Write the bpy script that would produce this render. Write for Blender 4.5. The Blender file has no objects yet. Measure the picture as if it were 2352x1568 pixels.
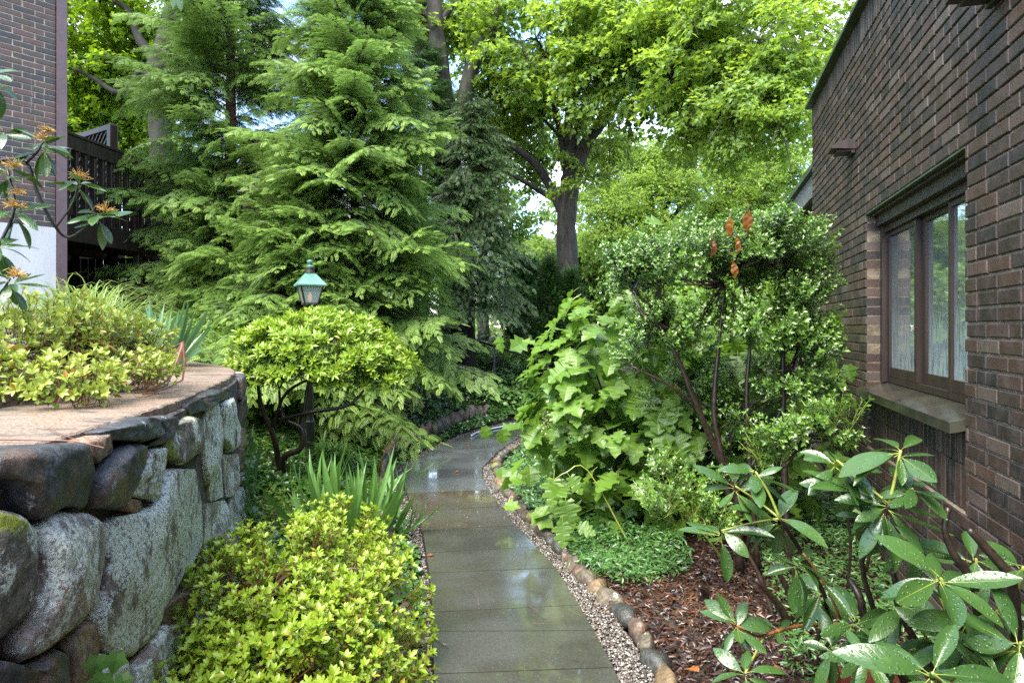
import bpy, math, random
import numpy as np
from mathutils import Matrix, Vector, Quaternion, noise as mnoise
R = math.radians
rng = np.random.default_rng(7)
random.seed(7)
scene = bpy.context.scene
COL = scene.collection

# ------------------------------------------------------------------ camera, sky, sun, exposure
CAMH = 1.6
FP, CX, HY = 1503.0, 1176.0, 755.0          # focal length, principal point and horizon row used to measure the photo (2352 px wide)
cam = bpy.data.cameras.new('camera'); camo = bpy.data.objects.new('camera', cam); COL.objects.link(camo)
cam.sensor_width = 36; cam.lens = 36 * FP / 2352; cam.shift_y = (HY - 784) / 2352.0
camo.location = (0, 0, CAMH); camo.rotation_euler = (R(90), 0, 0)
cam.clip_start = 0.05; cam.clip_end = 400
scene.camera = camo

SUN_EL, SUN_AZ = R(58), R(-148)                # azimuth from +Y (view direction) towards +X
world = bpy.data.worlds.new('World'); scene.world = world; world.use_nodes = True
nt = world.node_tree; nt.nodes.clear()
wo = nt.nodes.new('ShaderNodeOutputWorld'); bg = nt.nodes.new('ShaderNodeBackground')
sky = nt.nodes.new('ShaderNodeTexSky'); sky.sky_type = 'NISHITA'; sky.sun_disc = False
sky.sun_elevation = SUN_EL; sky.sun_rotation = SUN_AZ; sky.air_density = 1.0; sky.dust_density = 0.0; sky.ozone_density = 3.0
tc = nt.nodes.new('ShaderNodeTexCoord'); mp = nt.nodes.new('ShaderNodeMapping'); mp.inputs['Scale'].default_value = (1, 1, 2.6)
nz = nt.nodes.new('ShaderNodeTexNoise'); nz.inputs['Scale'].default_value = 2.6; nz.inputs['Detail'].default_value = 7; nz.inputs['Roughness'].default_value = 0.6
rp = nt.nodes.new('ShaderNodeValToRGB'); rp.color_ramp.elements[0].position = 0.46; rp.color_ramp.elements[1].position = 0.66
mx = nt.nodes.new('ShaderNodeMix'); mx.data_type = 'RGBA'
mx.inputs[7].default_value = (4.0, 4.1, 4.3, 1)
nt.links.new(tc.outputs['Generated'], mp.inputs[0]); nt.links.new(mp.outputs[0], nz.inputs[0]); nt.links.new(nz.outputs[0], rp.inputs[0])
nt.links.new(rp.outputs[0], mx.inputs[0]); nt.links.new(sky.outputs[0], mx.inputs[6]); nt.links.new(mx.outputs[2], bg.inputs[0])
bg.inputs['Strength'].default_value = 0.15
nt.links.new(bg.outputs[0], wo.inputs[0])

sl = bpy.data.lights.new('sun', 'SUN'); so = bpy.data.objects.new('sun', sl); COL.objects.link(so)
sl.energy = 3.0; sl.angle = R(45); sl.color = (1.0, 0.94, 0.82)
sdir = Vector((math.sin(SUN_AZ) * math.cos(SUN_EL), math.cos(SUN_AZ) * math.cos(SUN_EL), math.sin(SUN_EL)))
so.rotation_euler = sdir.to_track_quat('Z', 'Y').to_euler(); so.location = (0, 0, 30)

scene.view_settings.view_transform = 'Standard'; scene.view_settings.look = 'None'
scene.view_settings.exposure = 2.52; scene.view_settings.gamma = 1; scene.view_settings.use_curve_mapping = False
scene.cycles.max_bounces = 6; scene.cycles.diffuse_bounces = 3; scene.cycles.glossy_bounces = 3
scene.cycles.transmission_bounces = 4; scene.cycles.transparent_max_bounces = 4
scene.cycles.caustics_reflective = False; scene.cycles.caustics_refractive = False
scene.cycles.use_adaptive_sampling = False; scene.cycles.sample_clamp_indirect = 2.0; scene.cycles.sample_clamp_direct = 12.0
try: scene.cycles.use_denoising = False
except Exception: pass

def W(px, py, Y):
    """World point seen at photo pixel (px, py) at distance Y."""
    return Vector(((px - CX) / FP * Y, Y, CAMH + (HY - py) / FP * Y))
def G(px, py, z=0.0):
    Y = (CAMH - z) * FP / (py - HY)
    return Vector(((px - CX) / FP * Y, Y, z))

# ------------------------------------------------------------------ materials
def new_mat(name):
    m = bpy.data.materials.new(name); m.use_nodes = True
    t = m.node_tree; t.nodes.clear()
    out = t.nodes.new('ShaderNodeOutputMaterial'); b = t.nodes.new('ShaderNodeBsdfPrincipled')
    t.links.new(b.outputs[0], out.inputs[0])
    return m, t, b, out
def N(t, kind, **kw):
    n = t.nodes.new(kind)
    for k, v in kw.items():
        if k.startswith('i_'): n.inputs[k[2:].replace('_', ' ')].default_value = v
        else: setattr(n, k, v)
    return n
def mixc(t, fac, a, b, blend='MIX'):
    n = t.nodes.new('ShaderNodeMix'); n.data_type = 'RGBA'; n.blend_type = blend
    for i, v in ((0, fac), (6, a), (7, b)):
        if isinstance(v, (int, float)): n.inputs[i].default_value = v
        elif isinstance(v, tuple): n.inputs[i].default_value = (*v, 1) if len(v) == 3 else v
        else: t.links.new(v, n.inputs[i])
    return n.outputs[2]
def math_n(t, op, a, b=0.0, clamp=False):
    n = t.nodes.new('ShaderNodeMath'); n.operation = op; n.use_clamp = clamp
    for i, v in ((0, a), (1, b)):
        if isinstance(v, (int, float)): n.inputs[i].default_value = v
        else: t.links.new(v, n.inputs[i])
    return n.outputs[0]
def noise(t, scale, detail=4, rough=0.55, coord=None, which='Object', stretch=None):
    n = t.nodes.new('ShaderNodeTexNoise'); n.inputs['Scale'].default_value = scale
    n.inputs['Detail'].default_value = detail; n.inputs['Roughness'].default_value = rough
    c = coord
    if c is None:
        tcn = t.nodes.new('ShaderNodeTexCoord'); c = tcn.outputs[which]
    if stretch:
        mpn = t.nodes.new('ShaderNodeMapping'); mpn.inputs['Scale'].default_value = stretch; t.links.new(c, mpn.inputs[0]); c = mpn.outputs[0]
    t.links.new(c, n.inputs['Vector'])
    return n.outputs['Fac']
def ramp(t, fac, stops):
    n = t.nodes.new('ShaderNodeValToRGB'); e = n.color_ramp.elements
    while len(e) > 1: e.remove(e[-1])
    e[0].position = stops[0][0]; e[0].color = (*stops[0][1], 1) if isinstance(stops[0][1], tuple) else (stops[0][1],) * 3 + (1,)
    for p, c in stops[1:]:
        x = e.new(p); x.color = (*c, 1) if isinstance(c, tuple) else (c, c, c, 1)
    t.links.new(fac, n.inputs[0]); return n.outputs[0]
def bump(t, b, h, strength=0.3, dist=0.01):
    n = t.nodes.new('ShaderNodeBump'); n.inputs['Strength'].default_value = strength; n.inputs['Distance'].default_value = dist
    t.links.new(h, n.inputs['Height']); t.links.new(n.outputs[0], b.inputs['Normal'])
def worldpos(t):
    return t.nodes.new('ShaderNodeNewGeometry').outputs['Position']

def leaf_mat(name, dark, light, tip=None, rough=0.35, trans=0.35, tcol=None, yellow=None, drops=False, spec=0.5, veins=False):
    """Leaf: colour varies per leaf (attribute 'rnd'), per spray (object random) and on new growth (attribute 'tip')."""
    m, t, b, out = new_mat(name)
    at = N(t, 'ShaderNodeAttribute', attribute_name='rnd'); oi = t.nodes.new('ShaderNodeObjectInfo')
    f = math_n(t, 'ADD', math_n(t, 'MULTIPLY', at.outputs['Fac'], 0.65), math_n(t, 'MULTIPLY', oi.outputs['Random'], 0.35))
    c = mixc(t, f, dark, light)
    if tip:
        tp = N(t, 'ShaderNodeAttribute', attribute_name='tip'); c = mixc(t, tp.outputs['Fac'], c, tip)
    if yellow:
        g = math_n(t, 'GREATER_THAN', at.outputs['Fac'], 0.965); c = mixc(t, g, c, yellow)
    if veins:
        tcn = t.nodes.new('ShaderNodeTexCoord'); sp = t.nodes.new('ShaderNodeSeparateXYZ'); t.links.new(tcn.outputs['Object'], sp.inputs[0])
        vf = math_n(t, 'SINE', math_n(t, 'MULTIPLY', math_n(t, 'SUBTRACT', sp.outputs['Y'], math_n(t, 'MULTIPLY', math_n(t, 'ABSOLUTE', sp.outputs['X']), 0.9)), 70.0))
        blot = ramp(t, noise(t, 3.5, 5, 0.7, coord=tcn.outputs['Object']), [(0.56, 0.0), (0.66, 0.5)])
        c = mixc(t, blot, c, tuple(x * 1.5 for x in light)); c = mixc(t, math_n(t, 'MULTIPLY', ramp(t, vf, [(0.7, 0.0), (1.0, 0.07)]), 1.0), c, tuple(x * 1.6 for x in light))
    nb = noise(t, 30, 2, coord=worldpos(t)); c = mixc(t, math_n(t, 'MULTIPLY', nb, 0.5), c, dark)
    t.links.new(c, b.inputs['Base Color']); b.inputs['Roughness'].default_value = rough; b.inputs['Specular IOR Level'].default_value = spec
    if drops:
        vo = N(t, 'ShaderNodeTexVoronoi', feature='F1'); vo.inputs['Scale'].default_value = 85
        tcn = t.nodes.new('ShaderNodeTexCoord'); t.links.new(worldpos(t), vo.inputs['Vector'])
        sel = math_n(t, 'GREATER_THAN', vo.outputs['Color'], 0.45)
        d = math_n(t, 'MULTIPLY', ramp(t, vo.outputs['Distance'], [(0.0, 1.0), (0.22, 0.9), (0.36, 0.0)]), sel)
        hgt = math_n(t, 'ADD', d, math_n(t, 'MULTIPLY', noise(t, 60, 2, coord=worldpos(t)), 0.5)); hgt = math_n(t, 'SUBTRACT', hgt, math_n(t, 'MULTIPLY', ramp(t, vf, [(0.5, 0.0), (1.0, 0.07)]), 1.0)) if veins else hgt; bump(t, b, hgt, 0.7, 0.003)
    tr = t.nodes.new('ShaderNodeBsdfTranslucent'); ms = t.nodes.new('ShaderNodeMixShader'); ms.inputs[0].default_value = trans
    tcx = mixc(t, 0.55, c, tcol or tuple(min(1, x * 1.6) for x in light)); t.links.new(tcx, tr.inputs[0])
    t.links.new(b.outputs[0], ms.inputs[1]); t.links.new(tr.outputs[0], ms.inputs[2]); t.links.new(ms.outputs[0], out.inputs[0])
    return m

def simple_mat(name, c1, c2, scale=8, rough=0.7, bs=0.3, bd=0.01, detail=6, stretch=None, metallic=0, spec=0.5, objrand=0.0, c3=None, coordw='Object'):
    m, t, b, out = new_mat(name)
    f = noise(t, scale, detail, stretch=stretch, which=coordw)
    c = mixc(t, ramp(t, f, [(0.35, 0.0), (0.65, 1.0)]), c1, c2)
    if objrand:
        oi = t.nodes.new('ShaderNodeObjectInfo'); c = mixc(t, math_n(t, 'MULTIPLY', oi.outputs['Random'], objrand), c, c3 or c1)
    t.links.new(c, b.inputs['Base Color']); b.inputs['Roughness'].default_value = rough; b.inputs['Metallic'].default_value = metallic
    b.inputs['Specular IOR Level'].default_value = spec
    f2 = noise(t, scale * 4, 4, stretch=stretch, which=coordw)
    bump(t, b, math_n(t, 'ADD', f, math_n(t, 'MULTIPLY', f2, 0.5)), bs, bd)
    return m

def bark_mat(name, c1, c2, scale=14, rough=0.85, moss=None):
    m, t, b, out = new_mat(name)
    f = noise(t, scale, 7, 0.65, stretch=(1, 1, 0.22)); f2 = noise(t, 3.0, 3)
    c = mixc(t, ramp(t, f, [(0.38, 0.0), (0.62, 1.0)]), c1, c2)
    if moss: c = mixc(t, ramp(t, f2, [(0.52, 0.0), (0.62, 0.8)]), c, moss)
    t.links.new(c, b.inputs['Base Color']); b.inputs['Roughness'].default_value = rough
    bump(t, b, f, 0.9, 0.03); return m

def stone_mat(name, base, base2, lichen=0.0, moss=0.0, rough=0.6, lc=(0.56, 0.60, 0.52), rust=0.0):
    m, t, b, out = new_mat(name)
    wp = worldpos(t)
    f = noise(t, 9, 8, 0.65, coord=wp); f2 = noise(t, 45, 5, 0.7, coord=wp, stretch=(1, 1, 0.6)); f3 = noise(t, 5, 9, 0.72, coord=wp)
    c = mixc(t, ramp(t, f, [(0.36, 0.0), (0.64, 1.0)]), base, base2)
    c = mixc(t, ramp(t, f2, [(0.42, 0.0), (0.60, 0.75)]), c, tuple(x * 0.35 for x in base))
    if rust: c = mixc(t, math_n(t, 'MULTIPLY', ramp(t, noise(t, 7, 6, coord=wp), [(0.5, 0.0), (0.62, 1.0)]), rust), c, (0.30, 0.15, 0.07))
    if lichen:
        k = 0.66 - 0.22 * lichen
        fl = noise(t, 7, 12, 0.8, coord=wp, stretch=(1, 1, 0.6)); l1 = ramp(t, fl, [(k - 0.01, 0.0), (k + 0.02, 1.0)]); l2 = ramp(t, noise(t, 75, 4, 0.7, coord=wp), [(0.40, 0.1), (0.50, 1.0)])
        c = mixc(t, math_n(t, 'MULTIPLY', l1, l2), c, lc)
    if moss:
        k = 0.70 - 0.2 * moss
        c = mixc(t, ramp(t, noise(t, 6, 7, 0.7, coord=wp), [(k, 0.0), (k + 0.05, 1.0)]), c, (0.16, 0.19, 0.015))
    t.links.new(c, b.inputs['Base Color'])
    t.links.new(ramp(t, f2, [(0.3, rough - 0.2), (0.7, rough + 0.2)]), b.inputs['Roughness'])
    bump(t, b, math_n(t, 'ADD', f, math_n(t, 'MULTIPLY', f2, 0.6)), 0.9, 0.018); return m

M = {}
M['brick'] = None
def brick_mat(name, stops, mossy=0.0, lightstreak=True):
    m, t, b, out = new_mat(name)
    at = N(t, 'ShaderNodeAttribute', attribute_name='rnd'); oi = t.nodes.new('ShaderNodeObjectInfo')
    r = math_n(t, 'FRACT', math_n(t, 'ADD', at.outputs['Fac'], oi.outputs['Random']))
    c = ramp(t, r, stops)
    wp = worldpos(t)
    f = noise(t, 90, 5, 0.7, coord=wp); f2 = noise(t, 9, 5, 0.6, coord=wp)
    c = mixc(t, ramp(t, f, [(0.4, 0.55), (0.7, 0.0)]), c, (0.018, 0.015, 0.014))
    c = mixc(t, ramp(t, f2, [(0.45, 0.0), (0.75, 0.45)]), c, (0.085, 0.054, 0.040))
    sepz = t.nodes.new('ShaderNodeSeparateXYZ'); t.links.new(wp, sepz.inputs[0]); c = mixc(t, math_n(t, 'MULTIPLY', ramp(t, math_n(t, 'ADD', sepz.outputs['Z'], math_n(t, 'MULTIPLY', f2, 0.8)), [(0.45, 0.6), (1.0, 0.0)]), 1.0), c, (0.035, 0.032, 0.018))
    st = noise(t, 22, 4, 0.6, coord=wp, stretch=(1, 1, 0.09))
    if lightstreak: c = mixc(t, ramp(t, st, [(0.66, 0.0), (0.74, 0.5)]), c, (0.25, 0.23, 0.22))
    if mossy: c = mixc(t, math_n(t, 'MULTIPLY', ramp(t, f2, [(0.5, 0.0), (0.6, 1.0)]), mossy), c, (0.06, 0.08, 0.02))
    t.links.new(c, b.inputs['Base Color'])
    t.links.new(ramp(t, f2, [(0.3, 0.35), (0.7, 0.7)]), b.inputs['Roughness'])
    bump(t, b, math_n(t, 'ADD', f, math_n(t, 'MULTIPLY', f2, 0.8)), 0.55, 0.006); return m
M['brick'] = brick_mat('dark_brick', [(0, (0.013, 0.011, 0.011)), (0.3, (0.034, 0.020, 0.014)), (0.6, (0.058, 0.031, 0.020)), (0.85, (0.085, 0.044, 0.028)), (0.97, (0.115, 0.085, 0.065))])
M['brick_left'] = brick_mat('left_brick', [(0, (0.022, 0.02, 0.022)), (0.35, (0.036, 0.029, 0.028)), (0.6, (0.062, 0.038, 0.032)), (0.9, (0.10, 0.045, 0.034))])
M['brick_far'] = brick_mat('pink_brick', [(0, (0.20, 0.13, 0.11)), (0.5, (0.28, 0.17, 0.14)), (1, (0.36, 0.25, 0.22))], lightstreak=False)
M['mortar'] = simple_mat('mortar', (0.10, 0.082, 0.055), (0.22, 0.175, 0.12), 16, 0.95, 0.8, 0.01)
M['mortar_light'] = simple_mat('mortar_light', (0.22, 0.18, 0.14), (0.36, 0.30, 0.24), 16, 0.95, 0.6, 0.01)
M['white'] = simple_mat('white_paint', (0.42, 0.43, 0.46), (0.50, 0.50, 0.53), 3, 0.7, 0.1, 0.005)
M['frame'] = simple_mat('brown_window_frame', (0.018, 0.011, 0.009), (0.035, 0.021, 0.016), 25, 0.45, 0.15, 0.003, stretch=(1, 1, 0.1))
M['trim'] = simple_mat('maroon_trim', (0.075, 0.045, 0.05), (0.10, 0.06, 0.065), 20, 0.5, 0.1, 0.003)
M['deckwood'] = simple_mat('dark_stained_wood', (0.012, 0.007, 0.0055), (0.028, 0.016, 0.012), 18, 0.55, 0.3, 0.004, stretch=(1, 1, 0.15))
M['copper'] = simple_mat('verdigris_copper', (0.035, 0.11, 0.085), (0.085, 0.20, 0.15), 9, 0.55, 0.2, 0.004, objrand=0.0)
M['copper_dark'] = simple_mat('mossy_flashing', (0.025, 0.045, 0.022), (0.065, 0.10, 0.055), 9, 0.55, 0.2, 0.004)
M['bronze'] = simple_mat('dark_bronze', (0.03, 0.022, 0.018), (0.07, 0.05, 0.035), 30, 0.4, 0.2, 0.002, metallic=0.5)
M['blackpaint'] = simple_mat('black_paint', (0.008, 0.009, 0.009), (0.02, 0.02, 0.02), 20, 0.35, 0.15, 0.002)
M['sill'] = simple_mat('wet_sill_stone', (0.026, 0.024, 0.020), (0.05, 0.048, 0.032), 6, 0.16, 0.15, 0.004)
M['soil'] = simple_mat('dark_soil', (0.018, 0.011, 0.007), (0.04, 0.022, 0.013), 9, 0.8, 1.0, 0.03)
M['mulch'] = simple_mat('wet_bark_mulch', (0.030, 0.012, 0.007), (0.085, 0.033, 0.018), 30, 0.5, 0.6, 0.006, objrand=0)
M['cap'] = None
# cap: sandy exposed aggregate
m, t, b, out = new_mat('sandy_aggregate_cap'); wp = worldpos(t)
f = noise(t, 110, 3, 0.8, coord=wp); f2 = noise(t, 5, 5, coord=wp); f3 = noise(t, 3.2, 7, 0.7, coord=wp, stretch=(1, 2.2, 1))
c = mixc(t, ramp(t, f, [(0.38, 0.0), (0.62, 1.0)]), (0.07, 0.045, 0.03), (0.29, 0.20, 0.14))
c = mixc(t, ramp(t, f2, [(0.4, 0.0), (0.7, 0.35)]), c, (0.24, 0.19, 0.15))
c = mixc(t, ramp(t, f3, [(0.54, 0.0), (0.60, 0.8)]), c, (0.050, 0.045, 0.040)); c = mixc(t, ramp(t, noise(t, 1.4, 4, coord=wp), [(0.45, 0.0), (0.65, 0.6)]), c, (0.13, 0.115, 0.09))
t.links.new(c, b.inputs['Base Color']); b.inputs['Roughness'].default_value = 0.6; bump(t, b, f, 0.8, 0.006); M['cap'] = m
# pebbles
m, t, b, out = new_mat('pea_gravel'); at = N(t, 'ShaderNodeAttribute', attribute_name='rnd')
c = ramp(t, at.outputs['Fac'], [(0, (0.018, 0.015, 0.013)), (0.3, (0.05, 0.040, 0.032)), (0.55, (0.09, 0.068, 0.052)), (0.8, (0.135, 0.12, 0.10)), (1, (0.30, 0.275, 0.24))])
t.links.new(c, b.inputs['Base Color']); b.inputs['Roughness'].default_value = 0.3; M['pebble'] = m
m, t, b, out = new_mat('bark_chips'); at = N(t, 'ShaderNodeAttribute', attribute_name='rnd')
c = ramp(t, at.outputs['Fac'], [(0, (0.008, 0.0045, 0.0035)), (0.5, (0.024, 0.011, 0.007)), (0.88, (0.055, 0.024, 0.014)), (1, (0.12, 0.055, 0.028))])
t.links.new(c, b.inputs['Base Color']); b.inputs['Roughness'].default_value = 0.35; M['chips'] = m
# wet bluestone
def slab_mat(name, a, b_, brown=0.0, wet=0.5):
    m, t, b, out = new_mat(name); wp = worldpos(t)
    oi = t.nodes.new('ShaderNodeObjectInfo')
    f = noise(t, 2.2, 6, 0.6, coord=wp); g = noise(t, 60, 5, 0.7, coord=wp); h = noise(t, 1.6, 5, 0.55, coord=wp, stretch=(1, 1.6, 1))
    c = mixc(t, f, tuple(x * .8 for x in a), tuple(x * 1.0 for x in b_)); c = mixc(t, math_n(t, 'MULTIPLY', ramp(t, h, [(0.45, 0.0), (0.65, 1.0)]), brown), c, (0.085, 0.055, 0.038))
    c = mixc(t, math_n(t, 'MULTIPLY', oi.outputs['Random'], 0.6 if a[2] < .05 else .3), c, (0.055, 0.052, 0.042))
    c = mixc(t, ramp(t, g, [(0.35, 0.35), (0.55, 0.0)]), c, (0.015, 0.015, 0.015)); c = mixc(t, ramp(t, noise(t, 3.1, 8, 0.7, coord=wp), [(0.55, 0.0), (0.68, 0.45 if a[2] < .05 else .1)]), c, (0.045, 0.055, 0.022)); c = mixc(t, ramp(t, noise(t, 95, 3, 0.6, coord=wp), [(0.66, 0.0), (0.70, 0.5)]), c, (0.22, 0.20, 0.18))
    t.links.new(c, b.inputs['Base Color'])
    pud = ramp(t, h, [(0.47 - 0.10 * wet, 0.28), (0.60, 0.04)])
    t.links.new(math_n(t, 'ADD', pud, math_n(t, 'MULTIPLY', g, 0.16)), b.inputs['Roughness'])
    b.inputs['Specular IOR Level'].default_value = 1.0
    b.inputs['Coat Weight'].default_value = 1.0; b.inputs['Coat IOR'].default_value = 1.45; t.links.new(math_n(t, 'MULTIPLY', pud, 0.7), b.inputs['Coat Roughness'])
    hh = math_n(t, 'ADD', math_n(t, 'MULTIPLY', g, 0.35), math_n(t, 'MULTIPLY', noise(t, 14, 4, coord=wp), 1.0))
    bump(t, b, math_n(t, 'MULTIPLY', hh, pud), 0.35, 0.012); return m
M['slab'] = slab_mat('wet_bluestone', (0.030, 0.031, 0.028), (0.058, 0.057, 0.048))
M['slab_brown'] = slab_mat('wet_brown_bluestone', (0.050, 0.042, 0.036), (0.075, 0.058, 0.048), 0.8)
M['slab_sky_grey'] = slab_mat('wet_sky_sheen_bluestone', (0.085, 0.095, 0.10), (0.115, 0.125, 0.13), 0.0, 0.8)  # far slabs: grey lightened so the sky's reflection sits in the base colour
# leaves
M['cedar'] = leaf_mat('cedar_scales', (0.055, 0.12, 0.026), (0.15, 0.265, 0.055), tip=(0.34, 0.49, 0.09), rough=0.5, trans=0.38)
M['cedar_blue'] = leaf_mat('dark_cedar_scales', (0.024, 0.06, 0.018), (0.06, 0.13, 0.035), tip=(0.12, 0.25, 0.06), rough=0.5, trans=0.22)
M['hemlock'] = leaf_mat('hemlock_needles', (0.025, 0.06, 0.02), (0.06, 0.125, 0.035), tip=(0.13, 0.22, 0.07), rough=0.5, trans=0.2)
M['juniper'] = leaf_mat('dark_arborvitae', (0.008, 0.030, 0.006), (0.025, 0.075, 0.012), tip=(0.045, 0.12, 0.02), rough=0.5, trans=0.2)
M['maple'] = leaf_mat('maple_leaves', (0.09, 0.175, 0.018), (0.24, 0.36, 0.05), rough=0.42, trans=0.58, tcol=(0.40, 0.55, 0.05))
M['maple_yellow'] = leaf_mat('backlit_maple_leaves', (0.09, 0.18, 0.010), (0.25, 0.38, 0.018), rough=0.42, trans=0.58, tcol=(0.42, 0.62, 0.015))
M['jmaple'] = leaf_mat('bright_maple_leaves', (0.13, 0.25, 0.022), (0.27, 0.42, 0.045), rough=0.45, trans=0.5, tcol=(0.45, 0.58, 0.10))
M['far'] = leaf_mat('distant_leaves', (0.08, 0.15, 0.03), (0.20, 0.32, 0.06), rough=0.5, trans=0.5, tcol=(0.34, 0.50, 0.06))
M['azalea'] = leaf_mat('lime_azalea_leaves', (0.12, 0.22, 0.016), (0.25, 0.38, 0.030), tip=(0.40, 0.50, 0.045), rough=0.33, trans=0.38, tcol=(0.40, 0.55, 0.02), yellow=(0.42, 0.30, 0.03))
M['azalea_in'] = leaf_mat('inner_azalea_leaves', (0.035, 0.085, 0.012), (0.09, 0.18, 0.02), tip=(0.15, 0.26, 0.03), rough=0.3, trans=0.3, tcol=(0.2, 0.36, 0.02))
M['pieris'] = leaf_mat('pieris_leaves', (0.065, 0.15, 0.015), (0.16, 0.29, 0.026), tip=(0.36, 0.45, 0.03), rough=0.28, trans=0.32, tcol=(0.3, 0.48, 0.02), yellow=(0.60, 0.58, 0.04))
M['azalea_l'] = leaf_mat('yellowgreen_azalea_leaves', (0.13, 0.22, 0.02), (0.28, 0.38, 0.045), tip=(0.46, 0.46, 0.10), rough=0.35, trans=0.35, tcol=(0.36, 0.46, 0.04), yellow=(0.40, 0.10, 0.02))
M['holly'] = leaf_mat('glossy_holly_leaves', (0.026, 0.075, 0.010), (0.090, 0.19, 0.022), tip=(0.19, 0.32, 0.035), rough=0.27, trans=0.22, tcol=(0.10, 0.30, 0.02), spec=0.7)
M['hydrangea'] = leaf_mat('hydrangea_leaf', (0.062, 0.135, 0.014), (0.16, 0.265, 0.03), rough=0.4, trans=0.34, tcol=(0.24, 0.46, 0.03), drops=True)
M['hydrangea_dark'] = leaf_mat('shaded_hydrangea_leaf', (0.020, 0.065, 0.011), (0.055, 0.14, 0.02), rough=0.34, trans=0.25, tcol=(0.10, 0.28, 0.02), drops=True)
M['rhodo'] = leaf_mat('rhododendron_leaf', (0.018, 0.052, 0.014), (0.060, 0.12, 0.022), rough=0.27, trans=0.14, tcol=(0.12, 0.30, 0.02), drops=True, spec=0.55, veins=True)
M['rhodo_old'] = leaf_mat('old_rhododendron_leaf', (0.07, 0.10, 0.012), (0.14, 0.15, 0.02), rough=0.3, trans=0.2, drops=True)
M['ivy'] = leaf_mat('ivy_leaves', (0.025, 0.075, 0.015), (0.075, 0.165, 0.03), tip=(0.20, 0.34, 0.04), rough=0.25, trans=0.2, tcol=(0.1, 0.25, 0.02), spec=0.6)
M['ivy_lime'] = leaf_mat('lime_groundcover', (0.07, 0.16, 0.015), (0.20, 0.33, 0.03), rough=0.3, trans=0.35, tcol=(0.3, 0.45, 0.02))
M['pachy'] = leaf_mat('pale_bank_leaves', (0.07, 0.16, 0.03), (0.22, 0.36, 0.09), rough=0.35, trans=0.25, tcol=(0.2, 0.38, 0.05))
M['vinca'] = leaf_mat('vinca_leaves', (0.035, 0.10, 0.025), (0.11, 0.22, 0.05), rough=0.3, trans=0.2, tcol=(0.1, 0.25, 0.03), tip=(0.14, 0.24, 0.05))
M['iris'] = leaf_mat('iris_blade', (0.055, 0.13, 0.055), (0.13, 0.24, 0.10), rough=0.35, trans=0.22, tcol=(0.2, 0.4, 0.08))
M['iris_green'] = leaf_mat('green_iris_blade', (0.05, 0.13, 0.025), (0.14, 0.26, 0.055), rough=0.33, trans=0.25, tcol=(0.2, 0.42, 0.05))
M['grass'] = leaf_mat('grass_blade', (0.10, 0.18, 0.03), (0.30, 0.40, 0.13), rough=0.4, trans=0.35, tcol=(0.4, 0.5, 0.12))
M['deadleaf'] = leaf_mat('dead_leaf', (0.07, 0.022, 0.008), (0.34, 0.13, 0.022), rough=0.4, trans=0.3, tcol=(0.6, 0.2, 0.02))
M['seed'] = simple_mat('rusty_seed_heads', (0.40, 0.16, 0.03), (0.50, 0.36, 0.08), 60, 0.7, 0.2, 0.002)
M['bark'] = bark_mat('dark_bark', (0.004, 0.003, 0.0025), (0.013, 0.0105, 0.0085), moss=(0.012, 0.015, 0.007))
M['bark_grey'] = bark_mat('wet_maple_bark', (0.007, 0.0055, 0.0045), (0.042, 0.033, 0.026), 12, moss=(0.026, 0.03, 0.016))
M['bark_red'] = bark_mat('cedar_bark', (0.05, 0.025, 0.018), (0.14, 0.075, 0.055), 20)
M['twig'] = simple_mat('dark_wet_stem', (0.012, 0.008, 0.007), (0.035, 0.022, 0.015), 40, 0.35, 0.4, 0.003)
M['twig_brown'] = simple_mat('brown_twig', (0.08, 0.03, 0.015), (0.16, 0.06, 0.025), 40, 0.5, 0.3, 0.002)
M['twig_green'] = simple_mat('yellow_green_stem', (0.16, 0.20, 0.03), (0.24, 0.26, 0.05), 40, 0.4, 0.2, 0.002)
M['twig_orange'] = simple_mat('orange_stem', (0.22, 0.08, 0.025), (0.34, 0.15, 0.05), 40, 0.4, 0.3, 0.002)

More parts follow.
